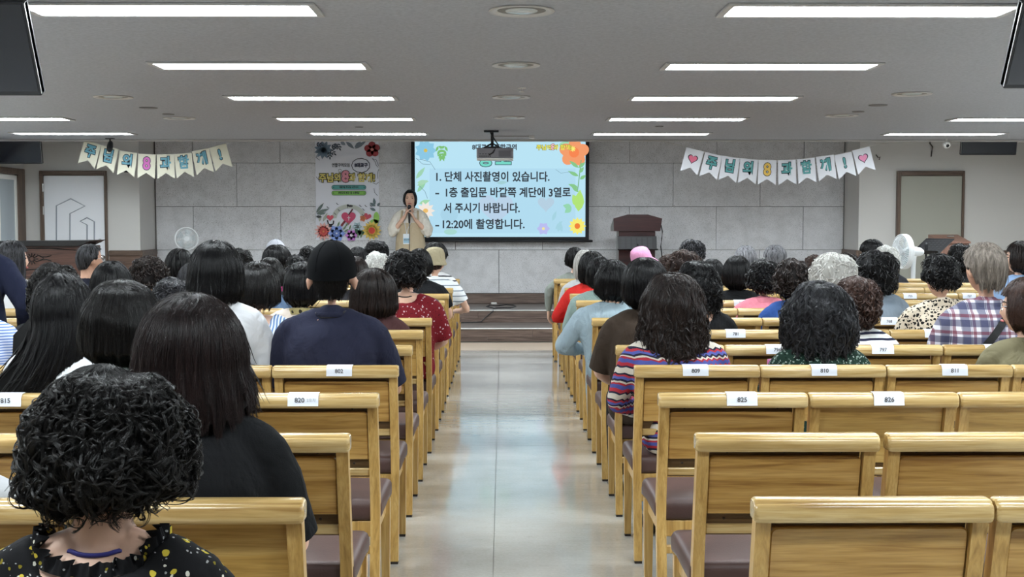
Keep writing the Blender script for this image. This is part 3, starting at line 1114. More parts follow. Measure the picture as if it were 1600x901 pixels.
for q, rot in (((470, 690), 1.0), ((480, 720), .5), ((380, 640), 1.2), ((500, 640), .9), ((560, 690), 1.2), ((740, 820), 1.3), ((700, 820), 1.6)):
    u, v = pq(*q); F.polys('printed_leaf', [leaf(u, v, .08, .025, rot)], (110, 134, 100))
u, v = pq(595, 775); F.polys('printed_flower', petals(u, v, .085, 6, .08), (196, 120, 206)); F.polys('printed_flower', petals(u, v, .028, 5, .014), (250, 236, 250))
u, v = pq(915, 700); F.polys('printed_flower', petals(u, v, .135, 14, .06), (230, 196, 92)); F.polys('printed_flower', petals(u, v, .1, 14, .02, .2), (214, 172, 60)); F.polys('printed_flower', [ell(u, v, .046, .046)], (206, 62, 40))

# ------------------------------------------------------------------ pennant strings
def banner(label, marks, Y, paper, size, ends, gh):
    P = [at(m[0], m[1], Y) for m in marks]
    c = P[len(P) // 2]
    t = thing('bunting_banner', label, 'banner', (c.x, Y, 0))
    tops = []
    for (px, py, ch, ang, col, dark), p in zip(marks, P):
        a = R(ang)
        x, z = p.x - c.x, p.z
        w_, h_ = size
        out = [(-w_ / 2, h_ * .5), (-w_ / 2, -h_ * .5), (0, -h_ * .26), (w_ / 2, -h_ * .5), (w_ / 2, h_ * .5)]
        m = MB()
        r = lambda q: (q[0] * math.cos(a) - q[1] * math.sin(a), q[0] * math.sin(a) + q[1] * math.cos(a))
        o2 = [r(q) for q in out]
        v = [(u, -.001, w) for u, w in o2] + [(u, .001, w) for u, w in o2]
        f = [(0, 1, 2), (0, 2, 4), (2, 3, 4), (7, 6, 5), (9, 7, 5), (9, 8, 7)] + [(i, (i + 1) % 5, 5 + (i + 1) % 5, 5 + i) for i in range(5)]
        m.add(v, f)
        pen = m.build('pennant', paper, t, None, (x, 0, z))
        tops.append((x + r(out[0])[0], 0, z + r(out[0])[1])); tops.append((x + r(out[4])[0], 0, z + r(out[4])[1]))
        gx, gz = r((0, h_ * .10))
        if ch == 'heart':
            for s, cc, yy in ((.135, dark, -.002), (.110, col, -.0028)):
                me = MB().add([(q[0], yy, q[1]) for q in heart(0, 0, s, a)], [tuple(range(28))]).mesh('heart', plain('bunting_%d_%d_%d' % cc, lin(*cc), .6))
                link('heart', me, pen, (gx, 0, gz))
        else:
            big = gh * (1.25 if ch == '8' else 1.0)
            for b_, cc, yy in ((.0145, dark, -.002), (.006, col, -.0028)):
                text('glyph', ch, big, plain('bunting_%d_%d_%d' % cc, lin(*cc), .6), pen, (gx, yy, gz), b_, 'CENTER', .86, (math.pi / 2, -a, 0))
    e0 = at(*ends[0], Y); e1 = at(*ends[1], Y)
    path = [(e0.x - c.x, -.02, CEIL - .012)] + tops + [(e1.x - c.x, -.02, CEIL - .012)]
    MB().tube([(p[0], p[1] + .003, p[2]) for p in path], .0035, 5).build('string', plain('string_white', lin(214, 212, 206), .7), t)


teal, tealL = (92, 164, 164), (104, 166, 186)
dk = (40, 52, 60)
z4 = lambda u, v: (u / 3.9175, 200 + v / 3.9175)
L_ = [(548, 160, '주', -17), (658, 190, '님', -13), (778, 220, '의', -8), (897, 235, '8', -3), (1015, 236, '과', 1), (1127, 230, '함', 5), (1242, 206, '께', 11), (1352, 180, '!', 15)]
banner('cream pennant string hung over the white door, blue letters and pink eight', [(*z4(u, v), ch, a, ((210, 110, 190) if ch == '8' else tealL), dk) for u, v, ch, a in L_], 14.885,
       plain('pennant_cream', lin(226, 224, 204), .6), (.212, .295), [(120, 219), (362, 219)], .165)
z5 = lambda u, v: (900 + u / 3.9175, 200 + v / 3.9175)
z6 = lambda u, v: (1260 + u / 3.9176, 200 + v / 3.9176)
R_ = [(z5(710, 203), 'heart', -15), (z5(826, 232), '주', -13), (z5(938, 252), '님', -9), (z5(1053, 265), '의', -5), (z5(1170, 272), '8', -1), (z5(1292, 272), '과', 2), (z5(1412, 262), '함', 5), (z6(122, 245), '께', 8), (z6(238, 230), '!', 12), (z6(352, 198), 'heart', 15)]
banner('white pennant string on the lectern side, teal letters, yellow eight and hearts', [(*q, ch, a, ((236, 196, 96) if ch == '8' else ((224, 110, 140) if (ch == 'heart' and q[0] < 1200) else (236, 150, 190) if ch == 'heart' else teal)), (40, 40, 52) if ch == 'heart' else dk) for q, ch, a in R_], 14.885,
       plain('pennant_white', lin(226, 228, 234), .6), (.218, .30), [(1030, 217), (1396, 217)], .165)

# ------------------------------------------------------------------ televisions
def tv(label, xa, xb, ztop, zbot, ytop, ybot, Ym, hang=True):
    """flat screen hung from the ceiling; xa<xb, face leaning towards the seats"""
    t = thing('hanging_tv', label, 'television', ((xa + xb) / 2, ybot, 0))
    w_ = (xb - xa) / 2
    d = Vector((0, ytop - ybot, ztop - zbot)); H = d.length
    rot = math.atan2(ytop - ybot, ztop - zbot)      # lean about x
    def put(o):
        o.location = (0, 0, zbot); o.rotation_euler = (-rot, 0, 0)
        return o
    put(MB().box(-w_, w_, 0, .05, 0, H, .006).build('case', plain('tv_case', lin(30, 32, 38), .45), t))
    put(MB().box(-w_ + .012, w_ - .012, -.002, .0, .02, H - .012).build('panel', plain('tv_glass', lin(22, 28, 40), .18), t))
    for s in (-1, 1):
        put(MB().box(s * w_ - .004 * (s + 1) / 2 - (0 if s > 0 else 0), s * w_ + .004 - .004 * (s + 1) / 2, .003, .035, .01, H - .01).build('edge_strip', m_metal, t))
    zc = CEIL if Ym < 14.8 else 2.95
    MB().tube([(0, .10 - .02, zbot + H * .55), (0, .14, zc - .005)], .02, 10).build('mount_pole', m_metal, t)
    MB().box(-.1, .1, .02, .1, zbot + H * .4, zbot + H * .65, .005).build('bracket', m_black, t)
    MB().lathe([(0, -.012), (.06, -.012), (.06, 0), (0, 0)], 16, 'z', (0, .14, zc - .0005)).build('ceiling_plate', m_metal, t)
    return t


pb = at(66, 150, 5.2); ptp = at(40, 2, 5.02)
tv('big black television tilted down from the near ceiling, piano side', pb.x - .74, pb.x, ptp.z, pb.z, 5.02, 5.2, 5)
pb = at(1567, 139, 5.2); ptp = at(1590, 2, 5.02)
tv('big black television tilted down from the near ceiling, lectern side', pb.x, pb.x + .74, ptp.z, pb.z, 5.02, 5.2, 5)
pb = at(66, 256, 15.05)
tv('black television hung before the stage wall above the window, piano side', pb.x - .56, pb.x, pb.z + .36, pb.z, 14.98, 15.05, 15)
pa, pb = at(1501, 242, 15.2), at(1588, 242, 15.2)
tv('black television hung before the stage wall beyond the grey-green door', pa.x, pb.x, pb.z + .41, pb.z, 15.13, 15.2, 15)

# ------------------------------------------------------------------ projector
Yp = 13.3
a, b = at(745, 250, Yp), at(802, 232, Yp)
t = thing('ceiling_projector', 'grey ceiling projector hanging before the screen', 'projector', ((a.x + b.x) / 2, Yp, 0))
w_ = (b.x - a.x) / 2
MB().box(-w_, w_, -.15, .17, a.z + .012, b.z, .012).build('body', plain('projector_grey', lin(128, 127, 132), .5), t)
MB().box(-w_, w_, -.152, .172, a.z, a.z + .014, .004).build('base_trim', m_white, t)
for i in range(6):
    MB().box(-w_ + .03 + i * .022, -w_ + .044 + i * .022, -.153, -.149, a.z + .03, a.z + .04).build('port', m_black, t)
for i in range(4):
    MB().box(-w_ + .03 + i * .03, -w_ + .05 + i * .03, -.153, -.149, a.z + .055, a.z + .062).build('port', m_black, t)
MB().box(.04, w_ - .03, -.153, -.149, a.z + .03, b.z - .03).build('vent', plain('projector_vent', lin(98, 97, 102), .6), t)
MB().lathe([(0, .06), (.04, .055), (.045, 0)], 18, 'y', (.06, .16, (a.z + b.z) / 2)).build('lens_ring', m_black, t, 40)
MB().tube([(-.03, 0, b.z), (-.03, 0, CEIL)], .016, 10).build('mount_pole', m_black, t)
MB().box(-.1, .04, -.06, .06, b.z + .002, b.z + .02, .004).build('mount_plate', m_black, t)
for q in ((-.12, -.08), (.06, -.08), (-.12, .08), (.06, .08)):
    MB().tube([(-.03, 0, b.z + .06), (q[0], q[1], b.z + .004)], .007, 6).build('mount_arm', m_black, t)
MB().tube([(-.05, -.02, CEIL - .02), (-.01, -.06, b.z + .1), (.03, -.12, b.z + .04), (-.02, -.158, b.z - .05), (-.06, -.157, a.z + .05)], .008, 6).build('cable', m_black, t)
MB().box(-.12, .04, -.05, .05, CEIL - .02, CEIL - .001, .004).build('ceiling_plate', m_black, t)
x, y, z = on_ceiling(831, 212)
t = thing('ceiling_socket', 'small white socket with cable duct on ceiling beside the projector', 'socket', (x, y, CEIL))
MB().box(-.03, .03, -.04, .04, -.035, -.001, .004).build('box', m_white, t)
MB().box(-.44, -.03, -.012, .012, -.012, -.001, .003).build('cable_duct', plain('duct', lin(160, 158, 157), .6), t)

# ------------------------------------------------------------------ cameras, spot, sensors, cables on walls
x, y, z = on_ceiling(168, 215)
t = thing('spotlight', 'black spotlight hanging from ceiling edge over the blue-letter pennants', 'spotlight', (x, 14.6, CEIL))
x0 = at(168, 228, 14.6)
MB().box(-.05, .05, -.03, .03, -.012, -.001, .003).build('plate', m_black, t)
MB().tube([(0, 0, -.01), (0, 0, -.07)], .01, 8).build('stem', m_black, t)
MB().tube([(-.005, .03, -.055), (.0, -.01, -.10), (.008, -.05, -.14)], [.03, .036, .034], 14).build('lamp_head', m_black, t, 50)
p = at(1479, 226, 14.6)
t = thing('dome_camera', 'white dome security camera hanging above the grey-green door', 'camera', (p.x, 14.6, CEIL))
MB().tube([(0, 0, -.001), (0, 0, p.z - CEIL + .03)], .012, 8).build('stem', m_white, t)
MB().ellipsoid((0, 0, p.z - CEIL), (.046, .046, .044), 18, 12).build('dome', m_white, t, 60)
MB().ellipsoid((0, -.032, p.z - CEIL - .012), (.022, .02, .022), 12, 8).build('lens', m_black_gloss, t, 60)
def wallpath(pts, y):
    return [(at(a, b, y).x, y, at(a, b, y).z) for a, b in pts]
tag(MB().tube(wallpath([(1453, 218), (1453, 224), (1457, 229), (1456, 236), (1455, 244)], YW - .012), .009, 6).build('loose_cable', plain('dark_cable', lin(70, 64, 60), .6)), 'loose dark cable hanging on wall above the grey-green door', 'cable')
tag(MB().tube(wallpath([(1369, 242), (1372, 246), (1375, 245), (1374, 249)], YW - .012), .008, 6).build('loose_cable', _M['dark_cable']), 'short curled cable end on wall beside the last heart pennant', 'cable')
p = at(197, 268, YW - .03)
t = thing('wall_sensor', 'small dark sensor on white wall beneath the blue-letter pennants', 'sensor', (p.x, YW, p.z))
MB().box(-.03, .03, -.04, -.001, -.012, .014, .006).build('case', m_black, t)
p = at(1372, 168, 10)

# ------------------------------------------------------------------ lectern, its cable and the two music stands
Yl = 15.95
L0 = at(958.5, 340, Yl); L1 = at(1034.5, 361, Yl)
cx = (L0.x + L1.x) / 2; hw_ = (L1.x - L0.x) / 2
t = thing('lectern', 'dark red wooden lectern on the stage', 'lectern', (cx, Yl, STAGE_Z))
zt = L0.z - STAGE_Z; zb_ = L1.z - STAGE_Z
q = .03
MB().prism([(-hw_, zt - .01), (-hw_ * .97, zb_), (hw_ * .93, zb_), (hw_, zt - .01), (hw_ * .42, zt + .042), (-hw_ * .42, zt + .042)], 'y', 0, .03).build('crown_panel', m_darkwood, t)
m_lside = plain('lectern_side_grey', lin(150, 148, 146), .6)
MB().prism([(0.03, zb_), (.40, zb_), (.40, zt - .12), (.03, zt - .015)], 'x', -hw_ - .0, hw_ - .02).build('top_box', m_lside, t)
MB().box(-.245, .235, .05, .36, .14, zb_ - .001, .006).build('body', m_lside, t)
MB().box(-.245, .235, .035, .05, .14, zb_ - .001, .004).build('front_panel', m_darkwood, t)
MB().box(-.29, .28, .01, .40, 0, .14, .01).build('plinth', m_darkwood, t)
tag(MB().tube([(at(a, b, 16.2).x, 16.2, at(a, b, 16.2).z) for a, b in [(1033, 352), (1035, 362), (1034, 372), (1032.5, 385), (1034, 398), (1035, 410)]] + [(at(1036, 430, 16.2).x, 16.2, STAGE_Z + .01)], .008, 6).build('lectern_cable', m_black), 'thin black cable hanging down beside the lectern', 'cable')


def music_stand(label, p, w_, h_, tilt, yaw, base, desk=None):
    t = thing('music_stand', label, 'music stand', (p.x, p.y, base), yaw)
    zz = p.z - base
    m = Matrix.Rotation(tilt, 4, 'X')
    def put(o):
        o.location = (0, -.02, zz); o.rotation_euler = (tilt, 0, 0)
        return o
    put(MB().box(-w_ / 2, w_ / 2, 0, .006, 0, h_, .002).build('desk', plain('stand_black', lin(20, 20, 22), .5), t))
    put(MB().box(-w_ / 2 - .01, w_ / 2 + .01, -.05, .004, -.006, .0, .001).build('ledge', _M['stand_black'], t))
    slots = MB()
    for r in range(7):
        for c_ in range(6):
            u0 = -w_ / 2 + .04 + c_ * (w_ - .08) / 6
            slots.box(u0, u0 + (w_ - .08) / 6 - .02, -.0012, -.0002, .025 + r * (h_ - .04) / 7, .025 + r * (h_ - .04) / 7 + .012)
    put(slots.build('slots', plain('stand_slot', lin(60, 60, 62), .6), t))
    MB().tube([(0, .01, .14), (0, .01, zz + h_ * .3 * math.cos(tilt))], .012, 8).build('pole', m_black, t)
    MB().tube([(0, .01, zz + .02), (0, .012, zz + h_ * .35)], .02, 8).build('joint', m_black, t)
    for a in (90, 210, 330):
        MB().tube([(0, .01, .2), (.14 * math.cos(R(a)), .01 + .14 * math.sin(R(a)), .10), (.24 * math.cos(R(a)), .01 + .24 * math.sin(R(a)), .01)], .009, 6).build('leg', m_black, t)
    return t


p = at(996, 390, 15.72)
music_stand('black music stand with slotted desk in front of the lectern', p, .5, .185, R(-18), 0, STAGE_Z)
p = at(1452, 396, 14.0)
music_stand('black music stand seen at an angle beside the white standing fan', Vector((at(1446, 400, 14.0).x, 14.0, p.z)), .42, .31, R(-56), R(-62), 0.0)

# brown wooden reading desk by the grey-green door
p0 = at(1470, 376, 14.75); p1 = at(1515, 400, 14.75)
t = thing('wooden_desk', 'reddish brown wooden desk standing before the grey-green door', 'desk', ((p0.x + p1.x) / 2, 14.75, 0))
m_rb = wood('reddish_wood', lin(104, 72, 60), lin(128, 94, 80), lin(142, 108, 94), 'z', .4)
MB().box(-.17, .17, 0, .4, .0, p0.z - .03, .006).build('body', m_rb, t)
MB().prism([(0, 0), (.44, 0), (.44, .10), (.02, .02)], 'x', -.185, .185).build('sloped_top', m_rb, t, None, (0, -.02, p0.z - .03))
MB().box(-.02, .06, .2, .24, p0.z + .045, p0.z + .06, .004).build('clip', m_metal, t)

# ------------------------------------------------------------------ fans
def fan(label, p, base, yaw, rad, wall=False):
    t = thing('standing_fan', label, 'fan', (p.x, p.y, base), yaw)     # blows along -y locally
    z = p.z - base
    m_g = plain('fan_grille', lin(244, 247, 248), .4)
    g = MB()
    for r_, y_ in ((rad, 0), (rad, -.014), (rad * .99, -.028), (rad, .014), (rad * .99, .028)):
        g.tube([(r_ * math.cos(a), y_, z + r_ * math.sin(a)) for a in [2 * math.pi * i / 36 for i in range(36)]], .0075, 5, closed=True, ref=(0, 1, 0))
    g.build('grille_rim', m_g, t, 60)
    n = 44
    for nm, s in (('front_grille', -1), ('rear_grille', 1)):
        g = MB()
        for i in range(n):
            a = 2 * math.pi * i / n
            pts = []
            for f, d in ((.16, .07), (.55, .062), (.85, .045), (1.0, .015)):
                aa = a + .25 * f * s
                pts.append((rad * f * math.cos(aa), s * d, z + rad * f * math.sin(aa)))
            g.tube(pts, .0024, 4, caps=False)
        for f, d in ((.4, .066), (.7, .056)):
            g.tube([(rad * f * math.cos(a), s * d, z + rad * f * math.sin(a)) for a in [2 * math.pi * i / 30 for i in range(30)]], .002, 4, closed=True, ref=(0, 1, 0))
        g.build(nm, m_g, t)
    MB().lathe([(0, -.085), (.03, -.084), (rad * .19, -.076), (rad * .19, -.064)], 20, 'y', (0, 0, z)).build('badge', m_steel_white, t, 40)
    m_bl = plain('fan_blade', lin(196, 206, 210), .3)
    for i in range(5):
        a = 2 * math.pi * i / 5
        bl = MB()
        ring0 = []
        for f, w0, w1 in ((.15, -.2, .25), (.5, -.3, .45), (.85, -.3, .5)):
            ring0.append([(rad * f * math.cos(a + w0), -.014, z + rad * f * math.sin(a + w0)), (rad * f * math.cos(a + w1), .016, z + rad * f * math.sin(a + w1)),
                          (rad * f * math.cos(a + w1), .019, z + rad * f * math.sin(a + w1)), (rad * f * math.cos(a + w0), -.011, z + rad * f * math.sin(a + w0))])
        bl.loft(ring0); bl.build('blade', m_bl, t)
    MB().lathe([(0, -.03), (.035, -.028), (.04, .02), (0, .02)], 14, 'y', (0, 0, z)).build('hub', m_steel_white, t, 40)
    MB().tube([(0, .06, z), (0, .12, z), (0, .21, z - .005)], [.055, .062, .05], 14).build('motor', m_steel_white, t, 50)
    MB().tube([(0, .10, z + .06), (0, .10, z + .085)], .008, 8).build('knob', m_black, t)
    MB().tube([(0, .13, z - .05), (0, .13, z - .16), (0, .13, .05)], [.034, .026, .02], 12).build('neck', m_steel_white, t, 50)
    MB().lathe([(0, 0), (.19, 0), (.2, .015), (.17, .035), (.05, .06), (0, .06)], 24, 'z', (0, .13, 0)).build('base', m_steel_white, t, 40)
    return t


fan('white standing fan seen from the side beside the music stand', at(1411, 393, 13.75), 0.0, R(-79), .195)
fan('pale standing fan before the stone wall on the piano side', at(291, 373, 16.2), STAGE_Z, R(22), .15)

# ------------------------------------------------------------------ piano
Yq = 13.95
q0 = at(-40, 400, Yq).x; q1 = at(134, 400, Yq).x
t = thing('piano', 'brown upright piano with carved panel and black lid', 'piano', ((q0 + q1) / 2, Yq, 0))
hw_ = (q1 - q0) / 2
m_pw = wood('piano_wood', lin(58, 34, 27), lin(84, 54, 44), lin(100, 68, 56), 'x', .35)
zl = at(70, 380, Yq).z
MB().box(-hw_, hw_, .03, .52, .0, zl - .03, .008).build('case', m_pw, t)
MB().box(-hw_ + .05, hw_ - .05, .012, .03, .3, zl - .06, .006).build('front_panel', m_pw, t)
MB().prism([(-hw_ - .02, zl - .03), (hw_ - .06, zl - .03), (hw_ + .075, zl + .035), (-hw_ - .02, zl + .02)], 'y', -.03, .5).build('lid', m_black_gloss, t)
cv = MB()
def cpt(u, v):
    p = at(u / 6.435, 360 + v / 6.435, Yq + .01)
    return (p.x - (q0 + q1) / 2, .010, p.z)
for pts in ([(180, 185), (330, 178), (500, 180), (650, 190), (770, 197)], [(375, 245), (420, 265), (470, 265), (515, 252)], [(375, 310), (420, 295), (470, 292), (515, 305)], [(400, 255), (440, 278), (400, 300)], [(240, 400), (340, 390), (440, 385)]):
    cv.tube([cpt(*q) for q in pts], .006, 5)
for i in range(12):
    a = 2 * math.pi * i / 12
    cv.tube([cpt(320 + 22 * math.cos(a), 285 + 22 * math.sin(a)), cpt(320 + 62 * math.cos(a), 285 + 55 * math.sin(a))], .006, 5)
cv.build('carving', m_black_gloss, t)
MB().box(-hw_ + .02, hw_ - .02, -.02, .03, .0, .08, .004).build('plinth', m_pw, t)

# ------------------------------------------------------------------ stage floor cable, plug and pink bottle
pts = []
for a, b in [(702, 504), (722, 503), (742, 503), (755, 499), (764, 491), (770, 482)]:
    pass
def stage_pt(px, py, z):
    d = CAM_R @ Vector(((px - 800) / FPX, -(py - 450.5) / FPX, -1))
    s = (z - CAM_H) / d.z
    return Vector((d.x * s, d.y * s, z))
top = [stage_pt(a, b, STAGE_Z + .008) for a, b in [(772, 481.5), (768, 480), (760, 478.5), (764, 476.5), (776, 477.5), (790, 475.5), (803, 476.5), (806, 478.5), (798, 480.5), (784, 480.5), (774, 481), (771, 482.3)]]
top = [Vector((p.x, min(p.y, YB - .08), p.z)) for p in top]
low = [stage_pt(a, b, .168) for a, b in [(744, 503), (722, 503.6), (702, 504.5), (690, 505)]]
edge = Vector((top[-1].x, 15.588, STAGE_Z - .01))
mid = at(757, 497, 15.585)
tag(MB().tube(top + [edge, Vector((mid.x, 15.585, mid.z))] + [Vector((at(752, 501, 15.58).x, 15.58, .172))] + low, .007, 6).build('stage_cable', m_black), 'black cable looping over the stage and down the step', 'cable')
p = stage_pt(772, 472.5, STAGE_Z)
t = thing('floor_plug', 'small white plug lying on the stage beside the cable', 'plug', (p.x, min(p.y, YB - .12), STAGE_Z))
MB().box(-.04, .04, -.02, .02, .0, .025, .008).build('shell', m_white, t)

p = at(1188, 566, 5.5)
t = thing('water_bottle', 'tall water bottle with pink cap on a seat behind the oak rail', 'bottle', (p.x + .05, 5.5, .462))
zc = at(1188, 561, 5.5).z - .462
MB().lathe([(0, 0), (.034, 0), (.037, .01), (.037, zc - .1), (.03, zc - .07), (.016, zc - .045), (.016, zc - .03), (0, zc - .03)], 20).build('flask', plain('bottle_pale', lin(206, 196, 204), .25), t, 40)
MB().lathe([(0, zc - .032), (.019, zc - .032), (.019, zc - .004), (.016, zc), (0, zc)], 18).build('cap', plain('pink_cap', lin(214, 120, 178), .4), t, 40)
# ------------------------------------------------------------------ cloth, skin and hair materials
def skin_mat(name, c):
    if name in _M: return _M[name]
    t = NT(name)
    co = t.coords(5)
    n = t.noise(co, 14, 3, .6)
    d = tuple(x * .86 for x in c[:3]) + (1,)
    t.col(t.ramp(n, [(.3, d), (.7, c)]))
    t.b.inputs['Roughness'].default_value = .5
    t.b.inputs['Subsurface Weight'].default_value = .0
    t.bump(t.noise(co, 240, 2), .05, .002)
    _M[name] = t.m
    return t.m


SKIN = skin_mat('skin', lin(220, 178, 154))
SKIN_T = skin_mat('skin_tan', lin(194, 150, 126))


def hair_mat(name, c, c2=None, rough=.31, spec=.32):
    if name in _M: return _M[name]
    t = NT(name)
    co = t.coords(3)
    if c2:
        n = t.noise(t.scaled(co, (60, 60, 6)), 1.0, 3, .7)
        t.col(t.ramp(n, [(.38, c), (.62, c2)]))
    else:
        t.col(c)
    t.b.inputs['Roughness'].default_value = rough
    t.b.inputs['Specular IOR Level'].default_value = spec
    _M[name] = t.m
    return t.m


HAIR = dict(
    black=hair_mat('hair_black', lin(10, 9, 11)), soft=hair_mat('hair_soft_black', lin(12, 11, 11), lin(22, 19, 18)),
    dkbrown=hair_mat('hair_dark_brown', lin(26, 19, 17), lin(40, 29, 25)), brown=hair_mat('hair_brown', lin(46, 31, 26), lin(66, 46, 38)),
    reddish=hair_mat('hair_reddish', lin(24, 16, 16), lin(40, 28, 27)), greyblack=hair_mat('hair_grey_black', lin(26, 26, 29), lin(80, 80, 84)),
    grey=hair_mat('hair_grey', lin(92, 92, 96), lin(150, 150, 154), .5), white=hair_mat('hair_white', lin(186, 186, 182), lin(222, 222, 218), .55),
    greybrown=hair_mat('hair_grey_brown', lin(92, 84, 76), lin(142, 132, 122), .5), silver=hair_mat('hair_silver', lin(166, 164, 158), lin(212, 210, 206), .5),
    saltdark=hair_mat('hair_salt_dark', lin(20, 20, 22), lin(48, 48, 52)))


def cloth(name, c, wr=.8, sc=9.0, rough=.85):
    key = 'cloth_' + name
    if key in _M: return _M[key]
    t = NT(key)
    co = t.coords(4)
    if isinstance(c, tuple):
        n = t.noise(co, 5, 2)
        t.col(t.mix(n, tuple(x * .9 for x in c[:3]) + (1,), c))
    else:
        t.col(c(t))
    t.b.inputs['Roughness'].default_value = rough
    t.b.inputs['Specular IOR Level'].default_value = .15
    f = t.math('ADD', t.noise(t.scaled(co, (1, 1, .55)), sc, 3, .5, .8), t.math('MULTIPLY', t.noise(co, 400, 2), .03))
    t.bump(f, wr, .03)
    _M[key] = t.m
    return t.m


def _xyz(t):
    s = t.n('ShaderNodeSeparateXYZ')
    t.l(t.n('ShaderNodeTexCoord').outputs['Object'], s.inputs[0])
    return s.outputs


def stripes(axis, period, stops, wob=0.0):
    def f(t):
        o = _xyz(t)
        v = o[axis]
        nz = t.noise(t.n('ShaderNodeTexCoord').outputs['Object'], 6, 2)
        v = t.math('ADD', v, t.math('MULTIPLY', nz, .02))
        if wob:
            zz = t.math('PINGPONG', t.math('ADD', o[0], o[1]), .02)
            v = t.math('ADD', v, t.math('MULTIPLY', zz, wob))
        fr = t.math('FRACT', t.math('DIVIDE', v, period))
        return t.ramp(fr, stops, 'CONSTANT')
    return f


def speckle(base, spots):
    """spots: list of (scale, threshold, colour)"""
    def f(t):
        co = t.n('ShaderNodeTexCoord').outputs['Object']
        c = base
        for i, (sc, th, col) in enumerate(spots):
            v = t.n('ShaderNodeTexVoronoi')
            v.inputs['Scale'].default_value = sc
            ad = t.n('ShaderNodeVectorMath', operation='ADD')
            ad.inputs[1].default_value = (i * 3.1, i * 1.7, i * 2.3)
            nz = t.n('ShaderNodeTexNoise'); nz.inputs['Scale'].default_value = sc * .9
            t.l(co, nz.inputs['Vector'])
            sc_ = t.n('ShaderNodeVectorMath', operation='SCALE'); sc_.inputs['Scale'].default_value = .9 / sc
            t.l(nz.outputs['Color'], sc_.inputs[0])
            a2 = t.n('ShaderNodeVectorMath', operation='ADD')
            t.l(co, a2.inputs[0]); t.l(sc_.outputs[0], a2.inputs[1])
            t.l(a2.outputs[0], ad.inputs[0]); t.l(ad.outputs[0], v.inputs['Vector'])
            fac = t.math('LESS_THAN', v.outputs['Distance'], th)
            c = t.mix(fac, c, col)
        return c
    return f


def plaid(base, bands):
    """bands: list of (axis, period, lo, hi, colour, strength)"""
    def f(t):
        o = _xyz(t)
        c = base
        for ax, per, lo, hi, col, st in bands:
            fr = t.math('FRACT', t.math('DIVIDE', t.math('ADD', o[ax], 5.0), per))
            m = t.math('MULTIPLY', t.math('MULTIPLY', t.math('GREATER_THAN', fr, lo), t.math('LESS_THAN', fr, hi)), st)
            c = t.mix(m, c, col)
        return c
    return f


